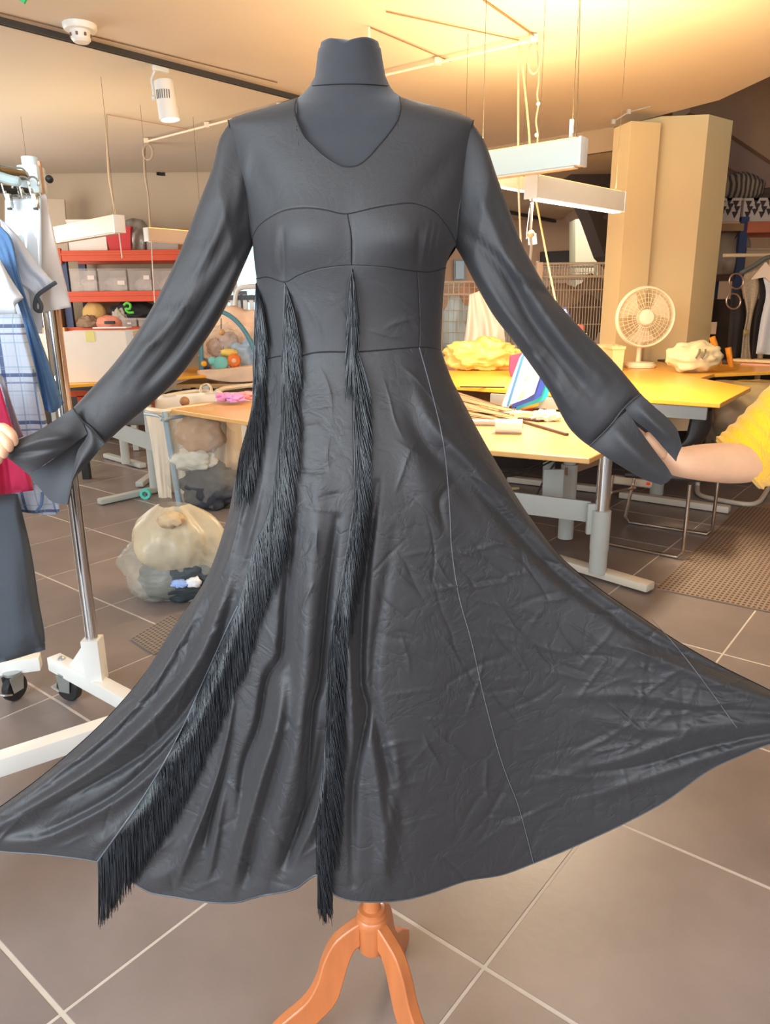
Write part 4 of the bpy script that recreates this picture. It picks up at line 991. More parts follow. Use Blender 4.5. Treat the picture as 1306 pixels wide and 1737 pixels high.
G().ball(at(388, 598, y=YG+.05), .07, 3, .3, 3, 4, (1.4, .8, .6)).obj('mane', M('toy_lemon', (236, 206, 110), .9), tt, smooth=True)
G().ball(at(397, 612, y=YG-.07), .028, 2).obj('face', M('toy_face', (246, 196, 170), .8), tt, smooth=True)
blob('cloth_heap', 410, 572, YG+.9, .42, 'heap of peach blankets behind the teal arch', 'blanket', M('peach_cloth', (244, 208, 178), .9, bump=.2, bscale=20), (1.3, .5, .8), .35, 2.6, 3)
blob('toy_bag', 378, 590, YG+.45, .25, 'clear bag of soft toys behind the teal arch', 'bag', film_m, (1, .6, 1.0), .3, 3, 8)
for k, (x, y, r, c) in enumerate([(366, 590, .1, (196, 160, 140)), (388, 580, .11, (206, 184, 176)), (380, 604, .09, (170, 150, 150))]):
    blob('soft_toy', x, y, YG+.45, r, ['dusty pink soft toy inside the clear bag', 'grey soft toy inside the clear bag', 'mauve soft toy inside the clear bag'][k], 'toy', M('soft_%s' % 'abc'[k], c, .9), (1, .7, 1), .3, 3, k)
blob('blue_cloth', 420, 605, YG+.35, .17, 'pale blue and white cloths at the right of the play mat', 'cloth', M('pale_blue', (176, 196, 216), .9), (1, .7, 1), .4, 3, 6)
# white cot with bars behind
ct = emp('white_cot', 'white barred cot in front of the bright far window', 'cot', (X(405, 520, 9.9), 9.9, 0))
for i, x in enumerate(range(360, 450, 11)):
    a = at(x, 500, y=9.9); G().box((a.x, 9.9, (a.z+.3)/2), (.05, .03, a.z-.3)).obj('bar', white_m, ct, smooth=False)
for yy in (505, 585): G().box((X(405, yy, 9.9), 9.9, Z(405, yy, 9.9)), (X(455, 500, 9.9)-X(352, 500, 9.9), .05, .06)).obj('rail', M('cot_rail', (70, 76, 82), .5) if yy == 505 else white_m, ct, smooth=False)
G().tube([at(x, y, y=9.85) for x, y in smooth([(398, 540), (400, 500), (410, 488), (440, 486), (452, 490)], 5)], .03, 8).obj('end_hoop', white_m, ct)
for s in (355, 450): G().box((X(s, 500, 9.9), 9.9, .5), (.05, .05, 1.0)).obj('leg', white_m, ct, smooth=False)
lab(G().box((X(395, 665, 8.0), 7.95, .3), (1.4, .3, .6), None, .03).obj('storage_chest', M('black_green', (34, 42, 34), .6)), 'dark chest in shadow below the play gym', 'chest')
# --- hampers and bags in the middle distance
YH = 5.75
hp = emp('laundry_hamper', 'white framed hamper with a cream liner and grey corner pole', 'hamper', (X(310, 690, YH), YH, 0))
rimpts = [(243, 684), (262, 676), (330, 664), (372, 668), (384, 674), (372, 684), (300, 694), (275, 698), (250, 694), (243, 684)]
zh = Z(300, 684, YH)
G().tube([at(x, y, z=zh) for x, y in smooth(rimpts, 5)], .018, 8).obj('rim', cream_m, hp)
G().tube([at(x, y, z=zh)+Vector((0, -.02, -.05)) for x, y in smooth([(246, 690), (270, 694), (276, 700), (290, 697), (372, 686)], 5)], .013, 8).obj('frame_rail', M('blue_grey_tube', (150, 168, 180), .4), hp)
sheet('liner', [(244, 688), (256, 750), (270, 850)], [(282, 696), (287, 770), (292, 852)], YH-.1, M('cream_liner', (234, 218, 196), .8), hp, thick=.02, fold=.01, nf=3)
sheet('liner', [(284, 694), (288, 770), (292, 850)], [(384, 680), (384, 760), (380, 850)], YH+.05, M('liner_film', (222, 214, 200), .4, alpha=.7, bump=.4, bscale=10), hp, thick=.02, fold=.02, nf=5)
sheet('back_liner', [(262, 672), (268, 760), (280, 846)], [(372, 664), (372, 760), (372, 846)], YH+.35, M('cream_liner', (234, 218, 196), .8), hp, thick=.02, fold=.01, nf=3)
pa = at(279, 698, z=zh); G().tube([pa, Vector((pa.x+.05, pa.y, 0.02))], .022, 10).obj('corner_pole', M('blue_grey_tube', (150, 168, 180), .4), hp)
G().tube([at(x, y, z=zh+.02) for x, y in smooth([(340, 665), (342, 655), (352, 652), (358, 658), (358, 668)], 5)], .012, 8).obj('handle', cream_m, hp)
G().ball(at(313, 681, y=YH+.1), .04, 2).obj('wooden_knob', M('knob_brown', (160, 110, 70), .6), hp)
h2 = emp('laundry_hamper', 'second cream hamper further back beside the fringe', 'hamper', (X(410, 664, 6.6), 6.6, 0))
zz2 = Z(400, 664, 6.5)
G().tube([at(x, y, z=zz2) for x, y in [(368, 664), (380, 659), (440, 652), (470, 655), (470, 668), (430, 668), (380, 672), (368, 664)]], .022, 8).obj('rim', cream_m, h2)
sheet('body', [(369, 666), (374, 740), (380, 800)], [(470, 664), (468, 740), (462, 800)], 6.5, cream_m, h2, thick=.3, fold=.01)
# table with pink flowers
tm2 = emp('side_table', 'tan corner table with pink tissue flowers on it', 'table', (X(380, 700, 5.3), 5.3, 0))
prismz([(284, 693), (430, 716), (470, 722), (470, 682), (440, 678), (340, 682)], ZT, .03, wood_t, 'tabletop', tm2)
b = at(408, 716, z=ZT); G().box((b.x, b.y+.12, .36), (.035, .035, .72)).obj('leg', M('leg_cream', (214, 190, 160), .5), tm2, smooth=False)
b = at(458, 714, z=ZT); G().box((b.x, b.y+.12, .36), (.035, .035, .72)).obj('leg', M('leg_cream', (214, 190, 160), .5), tm2, smooth=False)
for k, (x, y, c, s) in enumerate([(383, 684, (226, 150, 196), 'mauve pink tissue flower at the left of the tan table'), (400, 686, (214, 150, 206), 'lilac tissue flower in the middle of the tan table'), (418, 682, (240, 160, 160), 'salmon tissue flower next to the fringe')]):
    g = G(); c0 = at(x, y, z=ZT); yv = c0.y
    t = emp('tissue_flower', s, 'flower', (c0.x, yv, ZT), group='tissue flowers')
    for j in range(9):
        a = j*.7; g = G(); g.ball(Vector((c0.x+.035*math.cos(a), yv+.035*math.sin(a), ZT+.035+.014*(j % 3))), .042, 2, .5, 4, j+k*9, (1, 1, .42)); g.obj('petal', M('petal_%d' % k, c, .9), t, smooth=True)
# bag of clothes under the tan table
bc = emp('clothes_bag', 'tall clear plastic bag of clothes under the tan table', 'bag', (X(345, 860, 5.35), 5.35, 0))
g = G(); c = Vector((X(348, 780, 5.35), 5.35, .36)); g.ball(c, .42, 4, .22, 2.2, 6, (.62, .5, .92)); g.V = [(v[0], v[1], max(v[2], .005)) for v in g.V]; g.obj('film', film_m, bc, smooth=True)
g = G(); g.ball(c+Vector((.03, 0, -.2)), .33, 4, .3, 3, 8, (.66, .5, .52)); g.V = [(v[0], v[1], max(v[2], .01)) for v in g.V]; g.obj('dark_clothes', M('navy_black', (58, 60, 68), .8, bump=.4, bscale=14), bc, smooth=True)
g = G(); g.ball(c+Vector((-.02, 0, .2)), .24, 4, .25, 2.4, 5, (.72, .5, .6)); g.obj('brown_clothes', M('tan_cloth', (188, 148, 112), .8, bump=.3, bscale=10), bc, smooth=True)
g = G(); g.ball(c+Vector((-.08, -.06, .02)), .2, 4, .3, 2.4, 2, (.8, .4, .4)); g.obj('pale_clothes', M('pale_cloth', (214, 210, 196), .8), bc, smooth=True)
# --- knotted waste bag on the floor
fb = emp('waste_bag', 'big knotted translucent bag of dark cloth on the tiles', 'bag', at(295, 1040, z=0))
YB = 3.62
beige_film = M('beige_film', (226, 210, 178), .35, alpha=.5, bump=.9, bscale=7, spec=.7)
g = G(); c = at(300, 962, y=YB); g.ball(c, .25, 5, .22, 2.0, 12, (1.12, .8, .86)); g.V = [(v[0], v[1], max(v[2], .004)) for v in g.V]; g.obj('lower_film', M('grey_film', (196, 192, 178), .3, alpha=.34, bump=.7, bscale=12, stretch=(1, 1, 3)), fb, smooth=True)
g = G(); g.ball(c+Vector((.05, -.01, -.02)), .225, 4, .22, 3, 4, (1.05, .8, .85)); g.V = [(v[0], v[1], max(v[2], .012)) for v in g.V]; g.obj('dark_cloth', M('bag_dark', (50, 58, 62), .6, bump=.6, bscale=16, stretch=(1, 1, 4)), fb, smooth=True)
cu = at(297, 905, y=YB-.06); V = []; F = []; nn = 60; mm = 16
for j in range(mm):
    v = j/(mm-1)
    for k in range(nn):
        a = 2*math.pi*k/nn; r = .03+.185*math.sin(math.pi*(.06+.68*v))*(1+.12*math.sin(3*a+1)+.05*math.sin(7*a+v*5)+.05*abs(math.sin(11*a+3*v))+.03*math.sin(19*a+6*v))
        z = .155-.30*v+.02*math.sin(4*a)*v-.04*math.cos(a)*v
        nz = mn.noise(Vector((math.cos(a)*2, math.sin(a)*2, v*3)))*.02
        V.append(cu+Vector(((r+nz)*1.12*math.cos(a)+.02*v, (r+nz)*.8*math.sin(a), z)))
for j in range(mm-1):
    for k in range(nn): q = j*nn+k; w_ = j*nn+(k+1) % nn; F.append((q, w_, w_+nn, q+nn))
mk('folded_collar', V, F, beige_film, fb)
g = G(); g.ball(at(290, 882, y=YB-.2), .055, 3, .4, 3, 2, (1.1, .8, .7)); g.obj('rolled_paper', M('rolled_beige', (196, 170, 134), .8), fb, smooth=True)
g = G(); g.ball(at(305, 990, y=YB-.2), .035, 3, .4, 3, 1, (1.2, .6, .6)); g.obj('blue_scrap', M('scrap_blue', (150, 176, 226), .8), fb, smooth=True)
g = G(); g.ball(at(328, 988, y=YB-.2), .035, 3, .4, 3, 5, (1.1, .6, .7)); g.obj('white_scrap', M('scrap_white', (226, 226, 230), .8), fb, smooth=True)
# --- grey desk legs behind the left sleeve
dk = emp('adjustable_desk', 'grey T-leg desk behind the left sleeve', 'desk', at(225, 845, z=0))
prismz([(150, 668), (236, 684), (262, 672), (176, 660)], ZT, .03, wood_t, 'tabletop', dk)
def footbar(p, q, w=.07, h=.045, m=grey_m, parent=None):
    g = G(); a = at(*p, z=.03); b = at(*q, z=.03); g.bar(a, b, w, h, .012); return g.obj('foot', m, parent)
footbar((168, 851), (282, 826), parent=dk); footbar((236, 822), (262, 803), parent=dk); footbar((180, 772), (243, 790), parent=dk)
for p in ((263, 828), (214, 786)):
    a = at(*p, z=.04); G().tube([a, (a.x, a.y, .42)], .04, 16).obj('lower_column', grey_m, dk); G().tube([(a.x, a.y, .42), (a.x, a.y, .72)], .031, 16).obj('upper_column', grey_m, dk)
a = at(183, 725, y=5.95); b = at(262, 752, y=5.75); G().bar(a, b, .02, .13).obj('crossbar', grey_m, dk, smooth=False)
lab(G().box(at(232, 700, y=6.3)+Vector((0, 0, -.02)), (.24, .2, .15), None, .01).obj('drawer_unit', M('drawer_grey', (116, 112, 112), .6)), 'grey drawer box hung under the left desk', 'drawer')
tp = at(248, 846, z=0); g = G(); g.lathe([(.022, -.022), (.042, -.022), (.042, .022), (.022, .022), (.022, -.022)], tp+Vector((0, 0, .042)), 24, Matrix.Rotation(math.pi/2, 3, 'X'), cap=False)
lab(g.obj('tape_roll', M('aqua_tape', (96, 206, 190), .4)), 'small turquoise tape roll standing on the tiles', 'tape')
lab(G().box(at(148, 812, z=0)+Vector((0, 0, .15)), (.06, .06, .3)).obj('floor_post', black_m), 'dark post hidden beside the left cuff', 'post')
# perforated floor plate at left
def perfo(name, pts, label, cols, rows_, m, mh, r0=.25):
    P = [at(x, y, z=0) for x, y in pts]; o = emp(name, label, 'mat', sum(P, Vector())/4)
    g = G().prism([v for v in P], (0, 0, .008)); q = g.obj('sheet', m, o, smooth=False); fixnorm(q)
    g = G(); u = (P[1]-P[0]); v = (P[3]-P[0]); du = u.length/cols; dv = v.length/rows_; R = Matrix.Rotation(math.atan2(u.y, u.x), 3, 'Z')
    for i in range(cols):
        for j in range(rows_):
            c = P[0]+u*((i+.5)/cols)+v*((j+.5)/rows_)+Vector((0, 0, .0085)); hx = du*.28; hy = dv*.28
            V = [c+R @ Vector((sx*hx, sy*hy, 0)) for sx, sy in ((-1, -1), (1, -1), (1, 1), (-1, 1))]; g.add(V, [(0, 1, 2, 3)])
    g.obj('holes', mh, o, smooth=False, kind='stuff'); return o
rub = M('rubber_mat', (132, 112, 96), .7, var=.05); hole = M('mat_hole', (74, 60, 52), .9)
perfo('drain_plate', [(222, 1086), (262, 1112), (330, 1070), (290, 1046)], 'small perforated grey plate on the floor left of the skirt', 10, 12, M('plate_grey', (128, 118, 110), .6), M('plate_hole', (84, 74, 68), .8))

# ================================================================== GARMENT RACK AT LEFT
bP = at(166, 1160, z=.135); xP = bP.x; yP = bP.y
gr = emp('garment_rack', 'wheeled garment rack with chrome pole and white steel base', 'clothes rack', (xP, yP, 0))
ztop = Z(62, 268, yP)
zs1 = Z(160, 1082, yP)
G().tube([(xP, yP, zs1-.05), (xP, yP, ztop)], .022, 24).obj('pole', chrome_m, gr)
G().tube([(xP, yP, ztop-.16), (xP, yP, ztop+.002)], .0235, 24).obj('pole_sleeve', M('pale_sleeve', (216, 230, 232), .25), gr)
G().box((xP+.030, yP-.005, (ztop+1.0)/2-.0), (.008, .012, ztop-1.02)).obj('wooden_strip', M('copper_wood', (190, 140, 100), .5), gr, smooth=False)
# white end frame
ef = [at(92, 1122, z=.135), at(330, 1250, z=.135)]
d_ = (ef[1]-ef[0]).normalized(); ef[1] = ef[0]+d_*.95
G().bar(ef[0], ef[1], .055, .055, .004).obj('end_beam', white_m, gr)
G().bar((xP, yP, .15), (xP, yP, zs1), .062, .062, .004, up=(0, 1, 0)).obj('socket', white_m, gr)
g = G(); n_ = Vector((-d_.y, d_.x, 0)); q = Vector((xP, yP, 0))
g.prism([q-d_*.03+Vector((0, 0, .16))+n_*.012, q-d_*.17+Vector((0, 0, .16))+n_*.012, q-d_*.03+Vector((0, 0, .30))+n_*.012], -n_*.024); o = g.obj('gusset', white_m, gr, smooth=False); fixnorm(o)
lb = [at(148, 1247, z=.11), at(-60, 1315, z=.11)]
la = lb[0]+(lb[0]-lb[1]).normalized()*.5
G().bar(la, lb[1], .06, .06, .004).obj('long_beam', white_m, gr)
def caster(c, ang, parent=None, label=None, r=.052):
    t = parent; g = G()
    R = Matrix.Rotation(ang, 3, 'Z')
    wh = G().lathe([(.012, -.016), (r*.9, -.016), (r, -.010), (r, .010), (r*.9, .016), (.012, .016)], Vector(c)+Vector((0, 0, r)), 28, R @ Matrix.Rotation(math.pi/2, 3, 'X'))
    wh.obj('wheel', M('black_rubber', (34, 34, 36), .45), t)
    for s in (-1, 1):
        gg = G(); gg.prism([Vector(c)+R @ Vector((-.025, s*.021, r*.8)), Vector(c)+R @ Vector((.02, s*.021, r*.8)), Vector(c)+R @ Vector((.03, s*.021, r*2.05)), Vector(c)+R @ Vector((-.035, s*.021, r*2.05))], R @ Vector((0, s*.003, 0))); o = gg.obj('fork', M('zinc', (190, 196, 196), .3, .8), t, smooth=False); fixnorm(o)
    G().lathe([(.03, 0), (.034, .006), (.034, .014), (.02, .018)], Vector(c)+Vector((0, 0, r*2.03)), 20).obj('swivel', M('zinc', (190, 196, 196), .3, .8), t)
    G().box(Vector(c)+R @ Vector((-.05, .0, r*.9)), (.04, .045, .006), R @ Matrix.Rotation(.4, 3, 'Y'), .002).obj('brake_tab', M('zinc_light', (206, 206, 200), .35, .6), t)
c1 = ef[0]+d_*.09; caster((c1.x, c1.y, 0), math.radians(-20), gr)
c2 = at(28, 1186, z=0); caster((c2.x, c2.y, 0), math.radians(70), gr)
G().bar((c2.x+.09, c2.y+.05, .135), (c2.x-.5, c2.y-.12, .135), .055, .055, .004).obj('far_beam', white_m, gr)
G().lathe([(.013, 0), (.013, .006), (.006, .012)], ef[0]+d_*.06+Vector((0, 0, .028)), 12).obj('bolt', M('zinc', (190, 196, 196), .3, .8), gr)
# rails at the top
rA = at(60, 300, y=yP); rd = Vector((-.62, -.78, 0))
G().tube([rA+Vector((.01, .01, 0)), rA+rd*1.9], .014, 12).obj('upper_rail', M('brass_rail', (150, 128, 92), .25, .8), gr)
rB = at(66, 328, y=yP); G().tube([rB, rB+rd*1.9], .012, 12).obj('lower_rail', M('dark_rail', (52, 46, 42), .4), gr)
rE = rA+rd*1.9; G().tube([(rE.x, rE.y, .1), (rE.x, rE.y, ztop)], .022, 16).obj('pole', chrome_m, gr)
G().box((xP, yP, rA.z-.01), (.062, .062, .08), None, .008).obj('clamp', M('pale_sleeve', (216, 230, 232), .25), gr)
G().ball((xP+.06, yP-.02, rA.z-.01), .012, 2).obj('screw_knob', black_m, gr)
clipm = M('steel_clip', (176, 176, 166), .2, .9)
def hook(p, parent, s=1):
    p = Vector(p); V = [p+Vector((math.cos(a)*.02, 0, math.sin(a)*.02+.0))*s for a in [x*.45-.6 for x in range(9)]]+[p+Vector((-.012, 0, -.05))*s]
    G().tube(V, .003, 6).obj('hook', clipm, parent)
h1 = emp('skirt_hanger', 'chrome skirt hanger with two clips holding the glossy white sheet', 'hanger', at(38, 330, y=yP-.06))
G().tube([at(12, 333, y=yP-.08), at(68, 330, y=yP-.08)], .005, 8).obj('rod', clipm, h1)
for x in (16, 60):
    G().box(at(x, 341, y=yP-.10), (.014, .02, .04), None, .003).obj('clip', clipm, h1); G().box(at(x, 350, y=yP-.10), (.010, .012, .02)).obj('clip_pad', black_m, h1, smooth=False)
hook(at(38, 312, y=yP-.06), h1)
for k, (x, y) in enumerate([(12, 322), (40, 318), (56, 318)]):
    hh = emp('clip_hanger', ['left wire hanger hook on the rack rail', 'middle wire hanger hook on the rack rail', 'twisted wire hanger hook next to the pole'][k], 'hanger', at(x, y, y=yP-.10)); hook(at(x, y-8, y=yP-.10), hh, .8)
    G().tube([at(x-3, y+2, y=yP-.10), at(x, y+9, y=yP-.10), at(x+5, y+12, y=yP-.10)], .003, 6).obj('wire', clipm, hh)
th_ = emp('clear_hanger', 'clear plastic hanger arm along the top left edge', 'hanger', at(20, 300, y=2.3))
G().tube([at(x, y, y=2.28) for x, y in smooth([(-30, 294), (0, 300), (20, 306), (34, 308)], 4)], [.014]*12+[.010], 10).obj('arm', M('clear_arm', (196, 214, 214), .1, alpha=.6), th_)
G().tube([at(x, y, y=2.3) for x, y in smooth([(-20, 276), (20, 284), (38, 286), (46, 296), (50, 300)], 4)], .003, 6).obj('hook_wire', clipm, th_)
# garments, rear to front
sheet('pattern_card', [(60, 336), (62, 430), (64, 532)], [(78, 328), (97, 420), (121, 521)], yP-.04, M('pattern_beige', (216, 202, 192), .7), thick=.012, fold=.002, nf=1)
lab(bpy.data.objects['pattern_card'], 'long beige pattern card hanging beside the chrome pole', 'pattern')
o = sheet('vinyl_sheet', [(8, 338), (9, 450), (10, 560)], [(70, 335), (71, 450), (72, 566)], yP-.07, M('glossy_white', (222, 230, 236), .12, coat=.6), thick=.012, fold=.006, nf=1, seed=5); lab(o, 'glossy white sheet clipped to the chrome skirt hanger', 'fabric')
ttrim = M('charcoal_trim', (74, 78, 84), .8); cottonw = M('white_cotton', (204, 208, 216), .9, bump=.12, bscale=120)
ts = emp('tee_shirt', 'white T-shirt with a charcoal sleeve edge hanging on the rack', 'T-shirt', at(30, 500, y=2.33))
sheet('sleeve', [(0, 372), (8, 430), (30, 480), (58, 500), (60, 524)], [(4, 374), (30, 400), (62, 445), (95, 482)], yP-.15, cottonw, ts, Bt=[(60, 524), (60, 512), (70, 500), (95, 482)], thick=.03, fold=.006, nf=3, seed=2)
G().tube([at(x, y, y=yP-.17) for x, y in smooth([(95, 479), (78, 490), (65, 500), (60, 512), (60, 524), (68, 528), (70, 518), (64, 506)], 5)], .006, 6).obj('sleeve_trim', ttrim, ts)
sheet('body', [(-40, 400), (-40, 560), (-40, 700)], [(10, 390), (50, 500), (62, 640)], yP-.11, cottonw, ts, thick=.03, fold=.008, nf=3, seed=3)
o = sheet('blue_cardigan', [(-30, 395), (4, 460), (32, 520), (50, 590), (68, 690)], [(2, 384), (22, 410), (34, 470), (58, 545), (85, 620), (108, 684)], yP-.22, M('blue_knit', (88, 124, 168), .9, bump=.25, bscale=160, var=.08, vscale=60), T=[(-30, 395), (2, 384)], Bt=[(68, 690), (90, 700), (108, 684)], thick=.05, fold=.012, nf=3, seed=6); lab(o, 'mid blue knitted cardigan hanging on the rack', 'cardigan')
o = sheet('grey_tee', [(-40, 440), (-40, 500), (-40, 540)], [(0, 440), (20, 475), (40, 505)], yP-.29, M('heather_white', (206, 212, 220), .9, var=.04, vscale=80), Bt=[(-40, 545), (-5, 540), (28, 538), (26, 520), (40, 505)], thick=.04, fold=.008, nf=2, seed=8); lab(o, 'heather white short-sleeved top at the left edge', 'top')
pm = plaid('blue_plaid', (186, 194, 208), [('X', .105, .0, .010, (52, 78, 124), .85), ('X', .105, .020, .006, (70, 96, 140), .7), ('Z', .13, .0, .010, (48, 72, 116), .85), ('Z', .13, .018, .005, (60, 84, 130), .7), ('X', .105, .060, .003, (110, 140, 170), .6), ('Z', .065, .04, .003, (120, 150, 180), .6), ('X', .035, .015, .0018, (150, 176, 196), .6), ('Z', .035, .01, .0018, (150, 176, 196), .5)])
ps = emp('plaid_shirt', 'white and blue plaid shirt hanging below the heather white top', 'shirt', at(40, 700, y=2.13))
sheet('body', [(-40, 535), (-20, 650), (0, 760), (12, 860)], [(36, 532), (58, 620), (74, 690), (92, 780), (100, 850)], yP-.36, pm, ps, Bt=[(12, 856), (40, 866), (95, 872), (100, 850)], thick=.04, fold=.006, nf=3, seed=9)
G().tube([at(x, y, y=yP-.40) for x, y in smooth([(72, 835), (70, 855), (62, 868)], 4)], .004, 6).obj('side_seam', M('seam_blue', (90, 120, 160), .8), ps)
rd_ = emp('red_jacket', 'raspberry red jacket with grey edging at the left edge', 'jacket', at(10, 760, y=1.9))
sheet('body', [(-50, 640), (-50, 740), (-50, 850)], [(0, 655), (14, 700), (30, 748), (48, 790), (57, 832)], yP-.50, M('raspberry', (196, 40, 84), .8, bump=.3, bscale=40), rd_, Bt=[(-50, 860), (0, 846), (57, 834)], thick=.05, fold=.014, nf=4, seed=12)
sheet('edging', [(-6, 630), (10, 680), (28, 746)], [(6, 640), (22, 690), (40, 740)], yP-.45, M('grey_edging', (150, 150, 158), .9), rd_, thick=.03, fold=.003, nf=1)
o = sheet('dark_trousers', [(-60, 830), (-60, 960), (-60, 1130)], [(30, 838), (52, 930), (66, 1020), (75, 1070), (77, 1102)], yP-.42, M('slate_cloth', (74, 80, 88), .85, bump=.2, bscale=60), T=[(-60, 830), (30, 838)], Bt=[(-60, 1140), (0, 1130), (77, 1102)], thick=.09, fold=.012, nf=2, seed=14); lab(o, 'slate grey trousers hanging under the red jacket', 'trousers')
# ================================================================== RIGHT BACKGROUND
ZA = .88
# near table
nt = emp('work_table', 'tan work table with scattered strips right of the waist', 'table', (.9, 4.0, 0))
prismz([(600, 745), (760, 758), (1000, 778), (1090, 735), (1016, 664), (640, 652)], ZT, .028, wood_t, 'tabletop', nt, .006)
A0 = at(1012, 985, z=0); B0 = at(958, 925, z=0)
for (q, nm) in ((A0, 'a'), (B0, 'b')):
    zc_ = .40 if nm == 'a' else .52
    G().lathe([(.047, .05), (.047, zc_*.45), (.050, zc_*.45), (.050, zc_)], (q.x, q.y, 0), 28).obj('lower_column', grey_m, nt)
    G().tube([(q.x, q.y, zc_), (q.x, q.y, ZT-.03)], .036, 24).obj('upper_column', chrome_m if nm == 'a' else grey_m, nt)
G().bar(at(930, 945, z=.035), at(1104, 996, z=.035), .085, .045, .012).obj('foot', M('foot_cream', (206, 196, 180), .45), nt)
e = at(1098, 1002, z=0); G().lathe([(.022, 0), (.022, .016), (.010, .02)], (e.x-.02, e.y+.02, 0), 14).obj('levelling_pad', black_m, nt)
G().bar(at(760, 838, y=3.95), at(1000, 868, y=3.78), .02, .115, .004).obj('crossbar', grey_m, nt)
G().box(at(1003, 880, y=3.74), (.05, .03, .17), None, .006).obj('crossbar_bracket', grey_m, nt)
G().box(at(938, 820, y=4.1), (.12, .02, .17), None, .01).obj('crossbar_bracket', grey_m, nt)
pd = at(1040, 1028, z=0); lab(G().lathe([(.05, 0), (.05, .012), (.03, .016)], pd+Vector((-.04, .02, 0)), 24).obj('foot_pad', M('pad_cream', (226, 206, 180), .5)), 'pale round pad on the tiles at the skirt edge', 'pad')
# far table group
ft = emp('long_table', 'large yellow work table in front of the cream column', 'table', (1.6, 5.8, 0))
prismz([(650, 648), (760, 654), (1100, 676), (1222, 684), (1274, 657), (1186, 641), (1100, 614), (680, 611)], ZA, .03, wood_y, 'tabletop', ft, .005)
ap = [at(835, 668, z=ZA-.03)+Vector((0, .06, -.045)), at(1208, 691, z=ZA-.03)+Vector((0, .06, -.045))]
G().bar(ap[0], ap[1], .03, .08, .003).obj('apron', M('apron_grey', (150, 152, 148), .5), ft)
footbar((1052, 838), (1238, 864), .08, .05, M('foot_cream', (206, 196, 180), .45), ft); footbar((862, 812), (1022, 830), .08, .05, M('foot_cream', (206, 196, 180), .45), ft)
for p in ((1113, 838), (930, 812)):
    a = at(*p, z=.04); G().tube([a, (a.x, a.y, .5)], .05, 20).obj('lower_column', grey_m, ft); G().tube([(a.x, a.y, .5), (a.x, a.y, ZA-.035)], .038, 20).obj('upper_column', grey_m, ft)
f2t = emp('rear_table', 'yellow table at the right behind the long table corner', 'table', (3.5, 6.6, 0))
prismz([(1184, 642), (1212, 634), (1306, 630), (1500, 628), (1500, 606), (1100, 614), (1102, 622)], ZA+.002, .03, wood_y, 'tabletop', f2t, .005)
for p in ((1212, 642), (1420, 634)):
    a = at(*p, z=ZA); G().box((a.x+.05, a.y+.3, (ZA-.04)/2), (.06, .06, ZA-.04)).obj('leg', grey_m, f2t, smooth=False)
# --- things on the near table
kr = M('kraft_card', (150, 112, 78), .75, var=.1, vscale=14); krd = M('dark_edge_card', (70, 48, 36), .7)
strips = [((700, 640), (768, 640), (866, 700), .05), ((740, 664), (800, 672), (858, 706), .035), ((720, 690), (800, 690), (872, 694), .02), ((730, 700), (800, 694), (842, 708), .03)]
for k in range(9):
    y0 = 655+k*6.2; x0 = 735+k*3; yy = 4.75-.11*k
    a = at(x0, y0, z=ZT+.012+.012*(8-k)); b = at(838+(k % 3)*14, 690+k*3.2, z=ZT+.008+.004*(8-k))
    t = emp('leather_strip', 'brown leather strip, %s in the fanned heap beside the waist' % ['rearmost and topmost', 'second from the rear', 'third from the rear', 'fourth from the rear', 'middle one', 'fourth from the front', 'third from the front', 'second from the front', 'frontmost and lowest'][k], 'strip', a.lerp(b, .5), group='brown leather strips')
    G().bar(a, b, .10-.006*k, .004).obj('face', kr, t, smooth=False)
    dd = (b-a).normalized(); nn_ = Vector((-dd.y, dd.x, 0))
    G().bar(a+nn_*(.05-.003*k), b+nn_*(.05-.003*k), .008, .007).obj('dark_edge', krd, t, smooth=False)
def rod(p, q, w, h, m, label, cat, name, z=ZT, group=None):
    a = at(*p, z=z+h/2+.001); b = at(*q, z=z+h/2+.001); return lab(G().bar(a, b, w, h, .002).obj(name, m), label, cat, group)
rod((780, 700), (864, 703), .02, .012, krd, 'straight dark strip above the paper roll', 'strip', 'dark_strip')
rod((880, 713), (962, 737), .022, .014, M('dark_wood', (84, 56, 46), .5), 'dark wooden stick lying near the right sleeve', 'stick', 'wooden_stick')
rod((882, 709), (918, 714), .05, .012, krd, 'dark leather end right of the paper roll', 'strip', 'leather_end')
rod((780, 656), (856, 657), .012, .01, krd, 'thin dark strip on the yellow table behind the heap', 'strip', 'dark_strip', ZA)
a = at(795, 716, z=ZT+.02); b = at(840, 717, z=ZT+.02); lab(G().tube([a, b], .018, 14).obj('grey_tube', M('tube_grey', (176, 172, 170), .5)), 'pale grey tube lying left of the paper roll', 'tube')
rl = emp('paper_roll', 'white paper roll lying on the tan table', 'roll', at(862, 724, z=ZT))
a = at(840, 722, z=ZT+.042); b = at(886, 723, z=ZT+.042); G().tube([a, b], .04, 28).obj('paper', M('roll_white', (236, 230, 222), .8, bump=.2, bscale=40), rl)
G().tube([a+Vector((-.003, 0, 0)), b+Vector((.003, 0, 0))], .015, 16).obj('core', kr, rl)
g = G(); c = at(926, 706, z=ZT+.03); g.ball(c, .07, 4, .55, 3.2, 4, (1.25, .7, .5)); g.V = [(v[0], v[1], max(v[2], ZT+.002)) for v in g.V]
lab(g.obj('tissue', M('white_tissue', (232, 226, 218), .9), smooth=True), 'crumpled white tissue beside the coloured folders', 'tissue')
# round wooden disc on the far table
c = at(820, 668, z=ZT+.003); lab(G().lathe([(.16, 0), (.165, .006), (.16, .012)], c+Vector((0, .1, .1)), 36).obj('wooden_disc', wood_y), 'round yellow disc behind the leather strips', 'disc')
